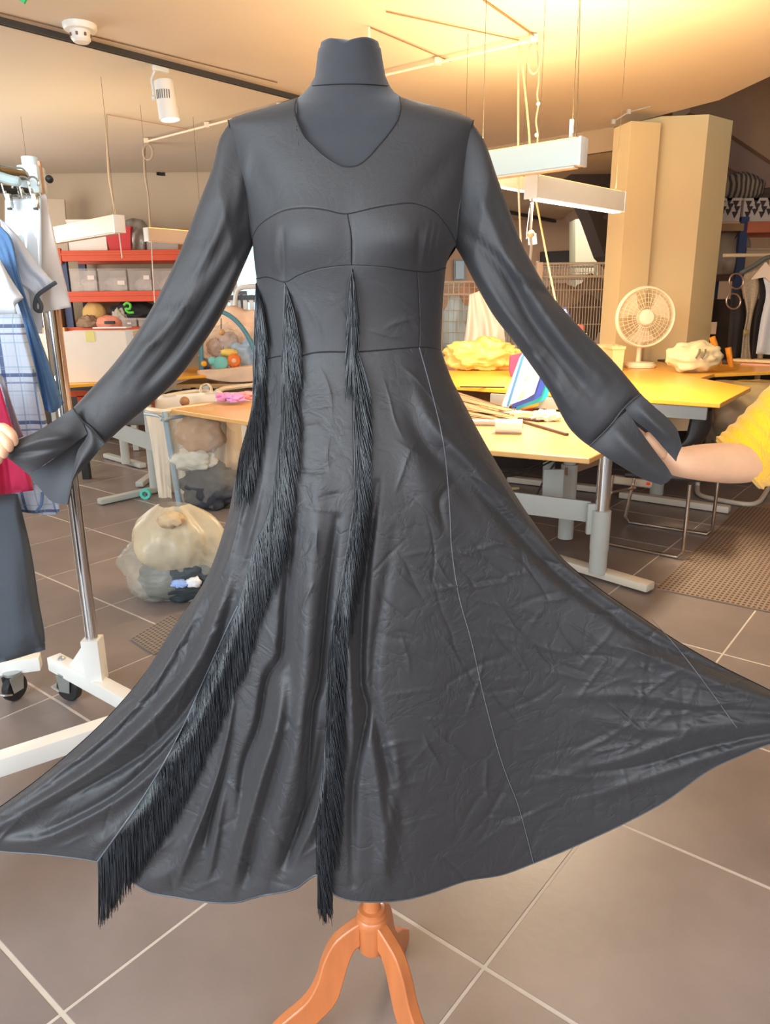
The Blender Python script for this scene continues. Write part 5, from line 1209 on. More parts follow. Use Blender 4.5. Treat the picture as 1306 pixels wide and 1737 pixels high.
# coloured folders in a white stand
YF = at(872, 700, z=ZT).y
fs = emp('folder_stand', 'white tilted stand holding the coloured folders', 'stand', at(872, 700, z=ZT))
def pris(name, pts, Y, dep, m, parent=None):
    o = G().prism([at(x, y, y=Y) for x, y in pts][::-1], (0, dep, 0)).obj(name, m, parent, smooth=False); fixnorm(o); return o
stw = M('stand_white', (226, 230, 236), .35)
pris('side', [(849, 696), (882, 608), (894, 590), (899, 592), (862, 694)], YF, .03, stw, fs)
pris('base', [(849, 694), (905, 700), (908, 706), (905, 708), (849, 699)], YF, .12, stw, fs)
pris('outline', [(859, 689), (884, 606), (888, 600), (890, 602), (863, 690)], YF-.003, .01, M('stand_blue', (70, 130, 190), .5), fs)
pgn = [(861, 688), (885, 606), (912, 590), (925, 610), (906, 668), (893, 676)]
cols = [((240, 238, 236), 'sheet of white paper in front of the coloured folders', 'paper_sheet', 'paper'), ((40, 70, 176), 'royal blue folder at the front of the stand', 'folder', 'folder'), ((20, 168, 190), 'turquoise folder behind the blue one', 'folder', 'folder'), ((250, 176, 32), 'golden yellow folder behind the turquoise one', 'folder', 'folder'), ((196, 62, 28), 'rust red folder at the back of the stand', 'folder', 'folder')]
for k, (c, s, nm, ct_) in enumerate(cols):
    off = [0, 12, 24, 36, 46][k]; oy = [0, 3, 6, 9, 11][k]
    P = [(x+off*(1 if i in (4, 3) else 1), y+oy*(1 if i in (4, 5) else .3)) for i, (x, y) in enumerate(pgn)]
    if k: P[0] = (861+off*.6, 690+[0, 3, 5, 6, 7][k])
    o = pris(nm, P, YF+.008+.028*k, .024, M('folder_%d' % k, c, .45), None); lab(o, s, ct_, 'coloured folders' if k else None)
    if k == 0:
        for (x, y, cc_) in ((888, 660, (206, 190, 210)), (893, 640, (226, 196, 176)), (884, 672, (220, 190, 160))): pris('printed_patch', [(x-6, y+4), (x+2, y-8), (x+7, y-6), (x, y+5)], YF+.004, .005, M('patch_%d' % x, cc_, .7), o)
c = at(875, 640, z=ZA); t = pris('pink_folder', [(864, 628), (866, 604), (900, 596), (900, 640), (868, 640)], c.y+.05, .05, M('hot_pink', (244, 72, 120), .5)); lab(t, 'hot pink folder behind the white stand', 'folder')
# white and blue booklet, red tag above sleeve
YQ = 5.6
o = pris('booklet', [(946, 528), (960, 521), (974, 552), (970, 560), (948, 540)], YQ, .02, M('navy_cover', (52, 56, 110), .5)); lab(o, 'navy edged booklet just above the right sleeve', 'booklet')
pris('page', [(949, 529), (959, 524), (970, 551), (966, 554), (949, 537)], YQ-.004, .006, M('page_pink', (236, 214, 210), .7), o)
lab(G().box(at(982, 562, y=YQ+.1), (.06, .03, .09), None, .004).obj('red_block', M('red_card', (214, 56, 44), .6)), 'small red block above the right sleeve', 'block')
lab(G().box(at(975, 557, y=YQ+.16), (.05, .03, .06), None, .004).obj('orange_block', M('orange_card', (244, 160, 30), .6)), 'small orange block beside the red one', 'block')
st2 = at(960, 600, z=ZA); lab(G().box((at(965, 600, y=YQ+.06).x+.02, YQ+.12, (ZA+at(965, 566, y=YQ).z)/2), (.22, .12, at(965, 566, y=YQ).z-ZA), None, .006).obj('magazine_file', M('file_cream', (226, 206, 180), .7)), 'magazine file hidden behind the right sleeve', 'file')
# yellow plastic bag and white cloth
g = G(); c = at(818, 606, y=6.9); g.ball(c, .25, 5, .38, 2.6, 21, (1.28, .7, .62)); g.V = [(v[0], v[1], max(v[2], ZA+.004)) for v in g.V]
lab(g.obj('yellow_bag', M('yellow_film', (250, 214, 124), .35, alpha=.93, bump=.8, bscale=12, spec=.6), smooth=True), 'crumpled pale yellow plastic bag on the long table', 'bag')
o = sheet('draped_sheet', [(796, 500), (790, 560), (780, 614)], [(822, 490), (850, 540), (862, 614)], 7.2, M('sheer_white', (236, 220, 206), .7, alpha=.9), thick=.05, fold=.05, nf=4, seed=3); lab(o, 'sheer white cloth draped behind the yellow bag', 'cloth')
# translucent tubs left of the fan
for k, (x0, x1) in enumerate(((1014, 1054), (1036, 1050))):
    if k: continue
    crate('white_tub', x0, x1, 588, ZA+.003, 6.9, .25, 'cream plastic tub on the long table left of the fan', M('tub_cream', (244, 216, 160), .4), cat='tub', taper=.1)
crate('white_tub', 1040, 1060, 590, ZA+.003, 6.6, .2, 'smaller cream tub just in front of the fan', M('tub_cream', (244, 216, 160), .4), cat='tub', taper=.1)
# desk fan
YN = 6.95; fc = at(1094, 538, y=YN); frd = 47*YN*1.0/1235
fan = emp('desk_fan', 'white desk fan standing against the cream column', 'fan', (fc.x, YN, ZA)); fan_m = M('fan_white', (250, 234, 200), .4)
Ry = Matrix.Rotation(math.radians(90), 3, 'X') @ Matrix.Rotation(0, 3, 'Y')
def ring(r, dy, tr, n=48): 
    V = [fc+Vector((r*math.cos(a), dy, r*math.sin(a))) for a in [2*math.pi*k/n for k in range(n+1)]]; return V
for r, tr, dy in ((1, .012, 0), (.985, .008, -.03)): G().tube(ring(frd*r, dy, tr), tr, 8).obj('guard_ring', fan_m, fan)
g = G()
for r in (.35, .5, .65, .8, .92): g.tube(ring(frd*r, -.06*(1-r*r)-.0, .002, 36), .0022, 4)
for k in range(36):
    a = 2*math.pi*k/36; d = Vector((math.cos(a), 0, math.sin(a))); g.tube([fc+d*frd*.2+Vector((0, -.06, 0)), fc+d*frd*.7+Vector((0, -.05, 0)), fc+d*frd], .002, 4)
g.obj('wire_guard', fan_m, fan, kind='stuff')
G().lathe([(.001, -.02), (frd*.22, -.015), (frd*.27, 0), (frd*.27, .01)], fc+Vector((0, -.055, 0)), 32, Matrix.Rotation(-math.pi/2, 3, 'X')).obj('hub_cap', fan_m, fan)
for k in range(3):
    V = []; F = []; n1 = 8
    for i in range(n1):
        s = i/(n1-1)
        for j in range(n1):
            u = j/(n1-1); a = k*2.094+.5+(-.55+1.1*u)*(.35+.75*s**.6); r = frd*(.22+.66*s); V.append(fc+Vector((r*math.cos(a), .02+.03*(u-.5), r*math.sin(a))))
    for i in range(n1-1):
        for j in range(n1-1): q = i*n1+j; F.append((q, q+1, q+n1+1, q+n1))
    mk('blade', V, F, M('blade_translucent', (250, 226, 190), .3, alpha=.75), fan)
G().lathe([(frd*.25, 0), (frd*.24, .1), (frd*.15, .14)], fc+Vector((0, .03, 0)), 24, Matrix.Rotation(-math.pi/2, 3, 'X')).obj('motor', fan_m, fan)
G().tube([(fc.x, YN+.09, ZA+.03), (fc.x, YN+.09, fc.z)], .022, 12).obj('stem', fan_m, fan)
G().lathe([(.14, 0), (.145, .02), (.12, .045), (.03, .05)], (fc.x, YN+.02, ZA+.003), 32).obj('base', fan_m, fan)
# cloths and tools on the rear table
def heap(name, px, py, Y, r, sq, label, cat, m, seed, amp=.3):
    g = G(); c = at(px, py, y=Y); g.ball(c, r, 4, amp, 2.6, seed, sq); g.V = [(v[0], v[1], max(v[2], ZA+.005)) for v in g.V]; return lab(g.obj(name, m, smooth=True), label, cat)
cbag = heap('canvas_bag', 1176, 606, 6.35, .2, (1.1, .6, .62), 'rumpled cream canvas bag with grey straps on the rear table', 'bag', M('canvas', (226, 206, 160), .9, bump=.3, bscale=20), 5)
for k, x in enumerate((1186, 1196)): G().tube([at(xx, yy, y=6.2) for xx, yy in smooth([(x-6, 608), (x-1, 600), (x+1, 592)], 4)], .008, 6).obj('strap', M('strap_grey', (120, 110, 90), .8), cbag)
a = at(1162, 613, z=ZA+.02); b = at(1243, 614, z=ZA+.02); lab(G().bar(a, b, .16, .035, .012).obj('folded_cloth', M('dark_fold', (78, 66, 60), .85)), 'folded dark grey cloth in front of the canvas bag', 'cloth')
a = at(1122, 611, z=ZA+.01); b = at(1156, 617, z=ZA+.01); lab(G().bar(a, b, .09, .02, .008).obj('zip_pouch', M('pouch_brown', (104, 84, 66), .8)), 'flat brown zip pouch left of the folded dark cloth', 'pouch')
a = at(1248, 610, z=ZA+.02); b = at(1340, 614, z=ZA+.02); lab(G().bar(a, b, .22, .03, .012).obj('cream_cloth', M('cream_fold', (240, 210, 160), .9)), 'folded cream cloth at the right edge of the rear table', 'cloth')
a = at(1260, 617, z=ZA+.012); b = at(1320, 620, z=ZA+.012); lab(G().bar(a, b, .12, .02, .008).obj('pink_cloth', M('pink_fold', (226, 170, 140), .9)), 'small pinkish cloth under the cream one', 'cloth')
om = M('orange_handle', (226, 140, 30), .45)
lab(G().tube([at(1208, 572, y=6.5), at(1212, 585, y=6.5), at(1221, 620, y=6.5)], [.026, .028, .022], 12).obj('tool_handle', om), 'taller orange tool handle behind the canvas bag', 'tool')
lab(G().tube([at(1235, 590, y=6.5), at(1240, 622, y=6.5)], [.026, .022], 12).obj('tool_handle', om), 'shorter orange tool handle right of the taller one', 'tool')
# --- wire cages
def cage(name, x0, x1, ytop, ybot, Y, label, nv, nh, dep=.7, posts=()):
    xa, xb = X(x0, ytop, Y), X(x1, ytop, Y); zt_ = Z((x0+x1)/2, ytop, Y); t = emp(name, label, 'cage', ((xa+xb)/2, Y, 0)); m = M('cage_grey', (200, 186, 166), .45, .2)
    for x in (xa, xb):
        for y in (Y, Y+dep): G().tube([(x, y, 0), (x, y, zt_+.03)], .022, 10).obj('post', m, t)
    for y in (Y, Y+dep):
        for z in (zt_, zt_-.14, .15): G().tube([(xa, y, z), (xb, y, z)], .014, 8).obj('rail', m, t)
    g = G()
    for y in (Y, Y+dep):
        for k in range(nv): x = xa+(xb-xa)*(k+.5)/nv; g.tube([(x, y, .15), (x, y, zt_)], .0042, 4, False)
        for k in range(nh): z = .2+(zt_-.2)*(k+.5)/nh; g.tube([(xa, y, z), (xb, y, z)], .0042, 4, False)
    g.obj('wire_mesh', m, t, kind='stuff'); return t
cage('wire_cage', 912, 1040, 447, 600, 8.6, 'grey wire mesh cage right of the slanting cord', 26, 9)
cage('wire_cage', 748, 880, 478, 600, 8.9, 'wire mesh cage seen between the waist and right sleeve', 15, 12)
cage('roll_cage', 868, 902, 458, 560, 9.6, 'narrow roll cage behind the slanting cord', 5, 14)
lab(G().box((X(915, 452, 8.5), 8.5, Z(915, 452, 8.5)/2), (.07, .07, Z(915, 438, 8.5)), None, .01).obj('gate_post', M('gate_cream', (214, 186, 156), .6)), 'cream gate post at the left of the wire cage', 'post')
for k, (x, y, r, c, s) in enumerate([(985, 540, .3, (104, 82, 66), 'dark brown bundle inside the right wire cage'), (955, 520, .25, (150, 124, 100), 'brown carton shape inside the right wire cage'), (1005, 500, .2, (128, 104, 84), 'umber bundle high inside the right wire cage')]):
    blob('stored_bundle', x, y, 8.95, r, s, 'bundle', M('bundle_%d' % k, c, .9), (1, .6, 1), .3, 2, k)
blob('stored_bundle', 775, 560, 9.2, .3, 'bluish white bundle inside the left wire cage', 'bundle', M('bundle_pale', (190, 206, 210), .9), (.6, .6, 1.3), .3, 2, 5)
blob('stored_bundle', 800, 520, 9.3, .25, 'salmon bundle inside the left wire cage', 'bundle', M('bundle_salmon', (200, 150, 120), .9), (1, .6, 1), .2, 2, 9)
# poster frame seen at armpit
o = pris('picture_frame', [(770, 440), (790, 440), (790, 476), (770, 476)], 14.34, .06, M('frame_grey', (150, 150, 150), .5)); lab(o, 'small grey framed window picture right of the bust', 'frame')
pris('pane', [(773, 443), (787, 443), (787, 473), (773, 473)], 14.32, .03, M('pale_blue_glass', (180, 200, 214), .3), o)
# --- rack behind column on the right
YS = 8.8
rk2 = emp('storage_rack', 'blue and orange storage rack right of the column', 'shelving', (X(1300, 500, YS), YS, 0))
xu = X(1257, 420, YS); zt2 = Z(1257, 368, YS); zs2 = Z(1280, 386, YS)
for y in (YS, YS+.6):
    G().box((xu, y, zt2/2), (.085, .06, zt2)).obj('upright', blue_m, rk2, smooth=False); G().box((xu+2.2, y, zt2/2), (.085, .06, zt2)).obj('upright', blue_m, rk2, smooth=False)
    G().box((xu+1.12, y-.04, zs2), (2.2, .04, .12), None, .006).obj('beam', M('dull_orange', (176, 90, 50), .5), rk2)
    G().box((xu-.42, y-.04, zs2), (.8, .04, .08), None, .006).obj('beam', M('dull_tan', (150, 112, 74), .6), rk2)
G().box((xu+.75, YS+.3, zs2+.05), (3.1, .6, .02)).obj('shelf_board', wood_t, rk2, smooth=False)
zl = Z(1280, 470, YS)
G().box((xu+.75, YS+.3, zl), (3.1, .6, .05)).obj('shelf_board', M('dark_board', (96, 64, 42), .7), rk2, smooth=False)
G().tube([(xu-.35, YS+.1, zs2-.55), (xu, YS+.1, zs2-.05)], .012, 6).obj('brace', dgrey_m, rk2)
zb2 = zs2+.062; bw = M('basket_grey', (190, 172, 156), .6); tri = M('triangle_hole', (60, 48, 42), .9)
for k, (x0, x1, s) in enumerate(((1218, 1258, 'left grey basket with triangle holes on the right rack'), (1263, 1316, 'right grey basket with triangle holes on the right rack'))):
    t, c, w, h = crate('storage_basket', x0, x1, 338, zb2, YS+.0, .5, s, bw, 'triangle hole baskets', cat='basket')
    V = []
    nx = 3 if k == 0 else 4
    for i in range(nx):
        for j in range(3):
            xx = c.x-w/2+w*(i+.6)/(nx+.4)+(.02 if j % 2 else 0); zz = zb2+h*(.3+.24*j)+(.03 if i % 2 else 0); r = .035
            gg = G().prism([(xx-r, YS-.006, zz+r), (xx+r, YS-.006, zz+r), (xx, YS-.006, zz-r)], (0, -.004, 0)); o = gg.obj('triangle_hole', tri, t, smooth=False)
stb = M('striped_canvas', (108, 90, 72), .9); nt_ = stb.node_tree; wv = nt_.nodes.new('ShaderNodeTexWave'); wv.inputs['Scale'].default_value = 6; wv.inputs['Distortion'].default_value = 1; tcn = nt_.nodes.new('ShaderNodeTexCoord'); nt_.links.new(tcn.outputs['Object'], wv.inputs['Vector']); rp = nt_.nodes.new('ShaderNodeValToRGB'); rp.color_ramp.elements[0].position = .4; rp.color_ramp.elements[1].position = .6; rp.color_ramp.elements[0].color = (*srgb((70, 56, 46)), 1); rp.color_ramp.elements[1].color = (*srgb((140, 122, 100)), 1); nt_.links.new(wv.outputs['Fac'], rp.inputs[0]); nt_.links.new(rp.outputs[0], nt_.nodes['Principled BSDF'].inputs['Base Color'])
zt3 = Z(1285, 337, YS)
blob('striped_bag', 1255, 320, YS+.22, .24, 'brown striped bag on top of the baskets', 'bag', stb, (1.1, .7, .72), .15, 2, 4, zt3+.015)
blob('dark_bag', 1296, 328, YS+.3, .2, 'dark brown bag right of the striped one', 'bag', M('dark_bag', (76, 58, 50), .9), (1.2, .6, .5), .2, 2, 6, zt3+.015)
# boxes under that shelf
t, c, w, h = crate('clear_box', 1266, 1312, 424, zl+.03, YS+.02, .5, 'clear lidded box on the right rack behind the vest', M('clear_tan', (190, 160, 126), .35, alpha=.7), lid=M('clear_tan', (190, 160, 126), .35, alpha=.7))
blob('clear_sack', 1232, 440, YS+.2, .3, 'cloudy plastic sack on the right rack beside the column', 'bag', M('cloudy_film', (164, 142, 118), .4, alpha=.85, bump=.4, bscale=10), (.9, .6, 1.1), .2, 2, 3, zl+.03)
# dark mass behind garments and floor-standing rail with hanging clothes
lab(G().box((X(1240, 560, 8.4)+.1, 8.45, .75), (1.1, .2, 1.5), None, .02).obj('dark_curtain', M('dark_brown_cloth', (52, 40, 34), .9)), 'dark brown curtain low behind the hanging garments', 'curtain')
hr = emp('clothes_rail', 'cream clothes rail at the right edge behind the vest', 'clothes rack', (X(1299, 560, 7.7), 7.7, 0))
G().tube([(X(1299, 560, 7.7), 7.75, 0), (X(1299, 560, 7.7), 7.75, Z(1299, 430, 7.7))], .028, 14).obj('pole', M('rail_cream', (214, 190, 150), .5), hr)
G().tube([(X(1230, 440, 7.7), 7.75, Z(1299, 432, 7.7)), (X(1420, 440, 7.7), 7.75, Z(1299, 432, 7.7))], .018, 10).obj('rail', M('rail_cream', (214, 190, 150), .5), hr)
hg = emp('coat_hanger', 'grey-green coat hanger above the tweed vest', 'hanger', at(1290, 450, y=7.55))
G().tube([at(x, y, y=7.55) for x, y in smooth([(1256, 464), (1280, 450), (1306, 436), (1330, 450)], 4)], .022, 10).obj('arm', M('hanger_green', (96, 100, 92), .6), hg)
tweed = M('tweed', (168, 150, 124), .9, var=.5, vscale=160, bump=.3, bscale=140); blk = M('soft_black', (34, 28, 27), .85)
o = sheet('tweed_vest', [(1262, 466), (1259, 490), (1266, 530), (1260, 570), (1256, 612)], [(1292, 452), (1290, 490), (1278, 530), (1272, 570), (1274, 612)], 7.5, tweed, thick=.08, fold=.01, nf=2, seed=2); lab(o, 'brown tweed vest hanging at the right edge', 'vest')
o = sheet('black_waistcoat', [(1286, 470), (1288, 500), (1280, 540), (1274, 610)], [(1298, 470), (1300, 500), (1290, 540), (1284, 606)], 7.42, blk, thick=.05, fold=.006, nf=1, seed=2); lab(o, 'black waistcoat between tweed vest and pale shirt', 'waistcoat')
o = sheet('pale_shirt', [(1294, 470), (1299, 500), (1290, 545), (1282, 600)], [(1340, 460), (1340, 520), (1340, 604)], 7.35, M('pale_blue_shirt', (196, 200, 204), .85), thick=.08, fold=.01, nf=3, seed=5); lab(o, 'pale blue-white shirt at the right edge', 'shirt')
o = pris('shirt_collar', [(1300, 445), (1276, 474), (1298, 470), (1310, 482), (1320, 470)], 7.3, .03, M('collar_white', (226, 208, 190), .8)); lab(o, 'white pointed collar lying over the tweed vest', 'collar')
o = sheet('black_dress', [(1240, 500), (1236, 550), (1232, 612)], [(1258, 490), (1264, 540), (1258, 612)], 7.6, blk, thick=.1, fold=.014, nf=2, seed=7); lab(o, 'plain black dress hanging left of the tweed vest', 'dress')
for k, (x, y) in enumerate(((1249, 477), (1244, 511))):
    V = [at(x+12*math.cos(a), y+13*math.sin(a), y=7.4) for a in [.3*j for j in range(22)]]; lab(G().tube(V, .008, 6).obj('bangle', M('bangle', (150, 126, 108), .3, .6)), ['upper thin metal hoop beside the black dress', 'lower thin metal hoop beside the black dress'][k], 'hoop')
lab(G().box(at(1265, 564, y=7.4), (.05, .02, .05), None, .004).obj('buckle', M('buckle_brass', (176, 150, 100), .3, .7)), 'small brass buckle at the waist of the tweed vest', 'buckle')
lab(G().box((X(1201, 556, 7.75), 7.62, Z(1203, 556, 7.75)), (.05, .02, .12)).obj('wall_switch', M('switch_grey', (176, 150, 120), .6)), 'small switch plate low on the right side of the column', 'switch')
# --- under and beside the far table
ch = emp('sled_chair', 'chrome sled-base chair with black seat behind the right cuff', 'chair', at(1130, 915, z=0))
def cz(x, y, z=.012): return at(x, y, z=z)
crm = M('chair_chrome', (206, 196, 184), .18, 1)
fa, fb2 = cz(1157, 945), cz(1030, 922); fc2, fd = cz(1207, 906), cz(1062, 886)
hs_ = .44
G().tube([fb2+Vector((0, 0, hs_)), fb2+Vector((-.03, 0, .02)), fb2, fa+Vector((-.03, .0, 0)), fa+Vector((0, 0, .03)), fa+Vector((.0, 0, hs_))], .011, 10).obj('sled_runner', crm, ch)
G().tube([fd+Vector((.05, 0, hs_)), fd+Vector((-.01, 0, .04)), fd+Vector((.02, 0, 0)), fc2+Vector((-.03, 0, 0)), fc2+Vector((0, 0, .03)), fc2+Vector((.0, 0, hs_))], .011, 10).obj('sled_runner', crm, ch)
G().tube([fb2+Vector((0, 0, hs_*.75)), fd+Vector((.04, 0, hs_*.55))], .009, 8).obj('stretcher', crm, ch)
cc2 = (fa+fb2+fc2+fd)/4
g = G(); g.box((cc2.x, cc2.y, hs_+.015), (.44, .42, .03), Matrix.Rotation(-.35, 3, 'Z'), .012); g.obj('seat', M('chair_black', (40, 32, 30), .45), ch)
sheet('backrest', [(1172, 694), (1168, 720), (1160, 745), (1140, 762)], [(1208, 692), (1206, 725), (1196, 745), (1184, 764)], cc2.y+.28, M('chair_black', (40, 32, 30), .45), ch, thick=.04, fold=0, nf=1, bulge=.02)
G().tube([(cc2.x+.15, cc2.y+.2, hs_), at(1188, 740, y=cc2.y+.28)], .011, 8).obj('back_stay', crm, ch)
lab(G().box(at(1150, 712, y=5.6), (.2, .03, .17), None, .004).obj('cream_board', M('panel_cream', (226, 192, 146), .7)), 'cream board under the long table edge', 'board')
lc = emp('bent_tube_chair', 'pale bent-tube chair base beyond the yellow sleeve', 'chair', at(1240, 850, z=0))
G().tube([at(x, y, z=.02) for x, y in smooth([(1183, 824), (1184, 836), (1200, 844), (1262, 855), (1285, 852), (1296, 840), (1310, 815)], 5)], .018, 10).obj('floor_tube', M('pale_tube', (206, 196, 182), .4), lc)
a = at(1183, 826, z=.02); G().tube([a, a+Vector((0, .05, .44))], .018, 8).obj('leg', M('pale_tube', (206, 196, 182), .4), lc); a = at(1310, 816, z=.02); G().tube([a, a+Vector((0, .0, .44))], .018, 8).obj('leg', M('pale_tube', (206, 196, 182), .4), lc)
G().box(a+Vector((-.25, .05, .46)), (.5, .42, .03), None, .01).obj('seat', M('chair_black', (40, 32, 30), .45), lc)
# perforated mat
perfo('rubber_mat', [(1112, 1000), (1480, 1076), (1480, 850), (1257, 858)], 'large perforated brown rubber mat on the right floor', 40, 60, rub, hole)
# power strip, cables, plugs
ps_ = emp('power_strip', 'white power strip with red switch behind the table column', 'power strip', at(1080, 818, y=4.9))
a = at(1040, 812, y=4.9); b = at(1104, 820, y=4.9); zz = a.z
G().bar(a, b, .06, .05, .01).obj('body', M('strip_cream', (232, 216, 190), .5), ps_); G().box(b+Vector((-.03, -.032, .005)), (.025, .008, .02), None, .002).obj('switch', M('switch_red', (220, 60, 40), .4, emit=(220, 50, 30), estr=.3), ps_)
G().bar(a+Vector((0, .03, -.03)), b+Vector((0, .03, -.03)), .06, .01).obj('tray', grey_m, ps_, smooth=False)
G().tube([b+Vector((-.1, .03, 0)), b+Vector((-.1, .03, ZA-.03-b.z))], .008, 6).obj('hanger_rod', grey_m, ps_)
a = at(918, 772, y=4.9); lab(G().box(a, (.18, .05, .05), None, .008).obj('socket_block', M('socket_cream', (206, 196, 180), .5)), 'cream socket block hanging under the tan table', 'socket')
cb = M('cable_dark', (52, 46, 44), .6)
for k, pts in enumerate([[(780, 775), (840, 800), (890, 796), (940, 775)], [(830, 810), (880, 805), (930, 785), (950, 770)], [(905, 850), (925, 810), (945, 780), (952, 765)]]):
    P = smooth(pts, 5); lab(G().tube([at(x, y, y=4.6) for x, y in P], .006, 6).obj('power_cable', cb), ['looping dark cable under the tan table', 'rising dark cable under the tan table', 'thin cable running down beside the inner column'][k], 'cable')
lab(G().box(at(873, 828, z=.012), (.07, .03, .02), Matrix.Rotation(.2, 3, 'Z'), .004).obj('wood_chip', M('chip', (220, 190, 140), .7)), 'small pale wood scrap on the floor under the tan table', 'scrap')
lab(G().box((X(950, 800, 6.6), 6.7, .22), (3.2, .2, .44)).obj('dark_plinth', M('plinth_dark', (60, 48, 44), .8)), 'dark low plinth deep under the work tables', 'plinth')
pris_ = G().bar(at(960, 800, y=4.3), at(1030, 776, y=4.6), .02, .05, .003); lab(pris_.obj('shelf_plank', M('plank_brown', (150, 120, 96), .7)), 'slanting brown plank beneath the tan table corner', 'plank')
# plastic bags under the rear table
for k, (x, y, r, sq, s, c, al) in enumerate([(1270, 690, .42, (.9, .6, .95), 'large clear plastic bag under the rear table', (176, 150, 118), .55), (1290, 655, .2, (1, .6, .8), 'yellow film inside the clear bag under the rear table', (230, 196, 90), .8), (1234, 735, .2, (.9, .6, 1), 'crumpled clear wrapping beside the yellow sleeve', (200, 176, 146), .6), (1268, 770, .35, (1, .6, .8), 'dark bundle at the bottom of the clear bag', (110, 86, 70), 1)]):
    g = G(); cpt = at(x, y, y=5.9+.1*k); g.ball(cpt, r, 4, .3, 2.6, 30+k, sq); g.V = [(v[0], v[1], min(v[2], ZA-.04)) for v in g.V]; lab(g.obj('plastic_bag', M('bagfilm_%d' % k, c, .35, alpha=al, bump=.7, bscale=9), smooth=True), s, 'bag')

# ================================================================== PEOPLE
skin_m = M('skin', (236, 186, 150), .5, var=.04, vscale=30, bump=.04, bscale=250); skin_m.node_tree.nodes['Principled BSDF'].inputs['Subsurface Weight'].default_value = .12
skin_m.node_tree.nodes['Principled BSDF'].inputs['Subsurface Radius'].default_value = (.02, .008, .004)
def skinned(name, pts, edges, rad, m, parent, sub=2, root=0):
    me = bpy.data.meshes.new(name); me.from_pydata([Vector(p)-Vector(parent.location) for p in pts], edges, []); me.materials.append(m)
    o = bpy.data.objects.new(name, me); COL.objects.link(o); o.parent = parent
    md = o.modifiers.new('skin', 'SKIN'); md.use_smooth_shade = True
    if not me.skin_vertices: me.skin_vertices.new(name='')
    for i, v in enumerate(me.skin_vertices[0].data):
        r = rad[i]; v.radius = (r, r) if np.isscalar(r) else r; v.use_root = (i == root)
    s = o.modifiers.new('sub', 'SUBSURF'); s.levels = sub; s.render_levels = sub; return o
def person(side, label, wrist, elbow, palm, tips, thumb, low_hand, sweater, trous, sh):
    """side +1: stands beyond the right edge"""
    px_, py_ = sh.x+side*.20, sh.y+.02
    root = emp('person', label, 'person', (px_, py_, 0))
    pts = [(px_, py_, .92), (px_, py_, 1.15), (px_, py_, 1.36), (px_, py_, 1.46), (px_, py_+.005, 1.53), (px_, py_-.01, 1.62), (px_, py_, 1.70)]
    rad = [(.11, .09), (.09, .075), (.10, .075), .05, .052, .08, .06]; ed = [(i, i+1) for i in range(6)]
    def add(p, r, frm): pts.append(tuple(p)); rad.append(r); ed.append((frm, len(pts)-1)); return len(pts)-1
    s = add(sh, .046, 2); up = add(sh.lerp(elbow, .5), .044, s); e_ = add(elbow, .041, up)
    mid = add(elbow.lerp(wrist, .35), .041, e_); m2 = add(elbow.lerp(wrist, .75), .034, mid); w_ = add(wrist, (.030, .026), m2); pl_ = add(palm, (.032, .016), w_)
    osh = Vector((px_+side*.20, py_+.02, sh.z)); s2 = add(osh, .046, 2); oe = Vector((osh.x-side*.02, osh.y-.10, 1.08)); e2_ = add(oe, .040, s2); lw = add(oe.lerp(low_hand, .6), .03, e2_); w2 = add(oe.lerp(low_hand, .86), .024, lw); h2_ = add(low_hand, (.03, .02), w2)
    for k in (-1, 1):
        hp_ = add((px_+k*.09, py_, .86), .085, 0); kn = add((px_+k*.10, py_-.02, .47), .055, hp_); an = add((px_+k*.10, py_+.02, .09), .04, kn); add((px_+k*.10, py_-.14, .035), .034, an)
    skinned('body', pts, ed, rad, skin_m, root)
    # fingers of the holding hand
    for t_ in tips:
        P = [palm.lerp(t_[0], .15)]+list(t_); skinned('finger', [tuple(q) for q in P], [(i, i+1) for i in range(len(P)-1)], [.009]*len(P[:-1])+[.0075], skin_m, root)
    skinned('thumb', [tuple(q) for q in thumb], [(i, i+1) for i in range(len(thumb)-1)], [.012, .0105, .009][:len(thumb)], skin_m, root)
    for k in range(4):
        a = low_hand+Vector((-side*.03, -.02+.015*k, -.0)); P = [a, a+Vector((-side*.03, 0, -.01)), a+Vector((-side*.045, .0, -.03))]; skinned('finger', P, [(0, 1), (1, 2)], [.009, .008, .007], skin_m, root)
    a = low_hand+Vector((0, -.025, .01)); skinned('thumb', [a, a+Vector((-side*.03, -.01, .01)), a+Vector((-side*.05, .0, -.005))], [(0, 1), (1, 2)], [.011, .01, .008], skin_m, root)
    # head detail
    for k in (-1, 1):
        G().ball((px_+k*.03, py_-.078, 1.645), .011, 2).obj('eye', M('eye', (60, 50, 46), .2), root, smooth=True); G().ball((px_+k*.08, py_, 1.64), .022, 2, 0, 1, 0, (.4, .8, 1.2)).obj('ear', skin_m, root, smooth=True)
    G().ball((px_, py_-.092, 1.62), .014, 2, 0, 1, 0, (.8, 1, 1.5)).obj('nose', skin_m, root, smooth=True); G().ball((px_, py_-.082, 1.585), .018, 2, 0, 1, 0, (1.3, .5, .35)).obj('mouth', M('lips', (190, 110, 100), .5), root, smooth=True)
    G().ball((px_, py_+.02, 1.68), .102, 4, .12, 4, 3, (.92, 1, .95)).obj('hair', M('hair_brown', (70, 48, 34), .6, bump=.5, bscale=80, stretch=(4, 4, 1)), root, smooth=True)
    # clothes
    P = [(px_, py_, .84), (px_, py_, 1.10), (px_, py_, 1.35), (px_, py_, 1.44), tuple(sh), tuple(sh.lerp(elbow, .45)), tuple(osh), tuple(osh.lerp(oe, .9))]
    skinned('sweater', P, [(0, 1), (1, 2), (2, 3), (2, 4), (4, 5), (2, 6), (6, 7)], [(.16, .13), (.15, .115), (.16, .115), .07, .072, .066, .07, .055], sweater, root)
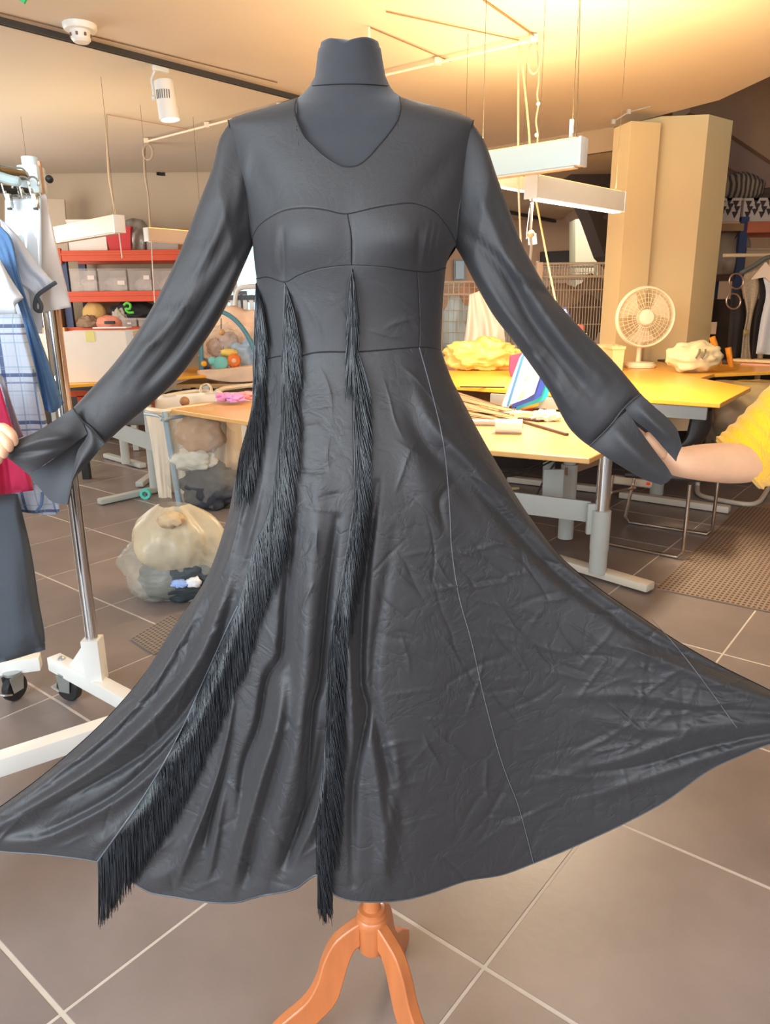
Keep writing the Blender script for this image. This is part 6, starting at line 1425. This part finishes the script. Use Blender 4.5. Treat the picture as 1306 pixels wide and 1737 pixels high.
    P = [(px_, py_, .98), (px_+.085, py_, .80), (px_+.10, py_-.02, .47), (px_+.10, py_+.02, .10), (px_-.085, py_, .80), (px_-.10, py_-.02, .47), (px_-.10, py_+.02, .10)]
    skinned('trousers', P, [(0, 1), (1, 2), (2, 3), (0, 4), (4, 5), (5, 6)], [.115, .092, .07, .06, .092, .07, .06], trous, root)
    for k in (-1, 1):
        G().ball((px_+k*.10, py_-.06, .035), .06, 3, 0, 1, 0, (.85, 2.1, .6)).obj('shoe', M('shoe_dark', (46, 40, 38), .6), root, smooth=True)
    return root
yk = M('yellow_knit', (246, 186, 24), .9, bump=.5, bscale=220, stretch=(1, 1, .4), sheen=.3)
wr = at(1152, 784, y=1.165); el = at(1278, 786, y=1.36); pm_ = at(1112, 764, y=1.145)
tips = [[at(1090, 742, y=1.150), at(1072, 728, y=1.158), at(1066, 722, y=1.172)], [at(1088, 752, y=1.150), at(1066, 742, y=1.155), at(1056, 736, y=1.168)], [at(1090, 762, y=1.152), at(1068, 756, y=1.155), at(1056, 750, y=1.166)], [at(1096, 772, y=1.155), at(1078, 770, y=1.156), at(1066, 766, y=1.164)]]
thumb = [at(1130, 775, y=1.14), at(1108, 752, y=1.132), at(1092, 736, y=1.134)]
shr = Vector((el.x+.27, el.y+.13, 1.38))
pr1 = person(1, 'person in a yellow knitted sweater holding the right cuff', wr, el, pm_, tips, thumb, at(1405, 1232, y=1.17), yk, M('trouser_dark', (52, 50, 56), .85), shr)
# pushed-up yellow sleeve with gathers
cs_ = [(1250, 789, 54, 1.345), (1256, 785, 60, 1.345), (1270, 775, 60, 1.35), (1290, 758, 62, 1.36), (1312, 742, 66, 1.37), (1345, 715, 72, 1.39), (1385, 680, 78, 1.41)]
V = []; F = []; nk = 64; nj = 60
for j in range(nj):
    s = j/(nj-1)*(len(cs_)-1); i = min(int(s), len(cs_)-2); f = s-i; f_ = f
    x, y, r, Y = [cs_[i][q]*(1-f)+cs_[i+1][q]*f for q in range(4)]
    for k in range(nk):
        a = 2*math.pi*k/nk; ax = Vector((.74, -.67)); nrm = Vector((.67, .74))
        rr_ = r*(1+.022*math.sin(j*.8+1.6*math.sin(a*2+1))*min(1, j/6)+.03*mn.noise(Vector((math.cos(a)*2, math.sin(a)*2, j*.12))))
        if j == 0: rr_ = r*.90
        V.append(tuple(at(x+nrm.x*math.cos(a)*rr_, y+nrm.y*math.cos(a)*rr_, y=Y-math.sin(a)*rr_*.00105*1.0)))
for j in range(nj-1):
    for k in range(nk): q = j*nk+k; w2_ = j*nk+(k+1) % nk; F.append((q, w2_, w2_+nk, q+nk))
mk('rolled_sleeve', V, F, yk, pr1)
# person at the left: only the hand shows
wl = at(-70, 742, y=1.14); eL = at(-260, 800, y=1.20); pL = at(-22, 742, y=1.12)
tl_ = [[at(4, 724, y=1.098), at(20, 738, y=1.092), at(24, 756, y=1.10)], [at(2, 736, y=1.088), at(14, 750, y=1.085), at(15, 764, y=1.098)], [at(-6, 748, y=1.086), at(6, 762, y=1.086), at(6, 774, y=1.10)], [at(-12, 760, y=1.09), at(-4, 774, y=1.09), at(-2, 784, y=1.10)]]
thl = [at(-30, 770, y=1.12), at(-12, 782, y=1.12), at(6, 778, y=1.125)]
person(-1, 'person whose fingers grip the left cuff from the left edge', wl, eL, pL, tl_, thl, at(-66, 1420, y=1.17), M('grey_knit', (110, 110, 116), .9), M('trouser_dark', (52, 50, 56), .85), Vector((eL.x-.12, eL.y+.10, 1.38)))
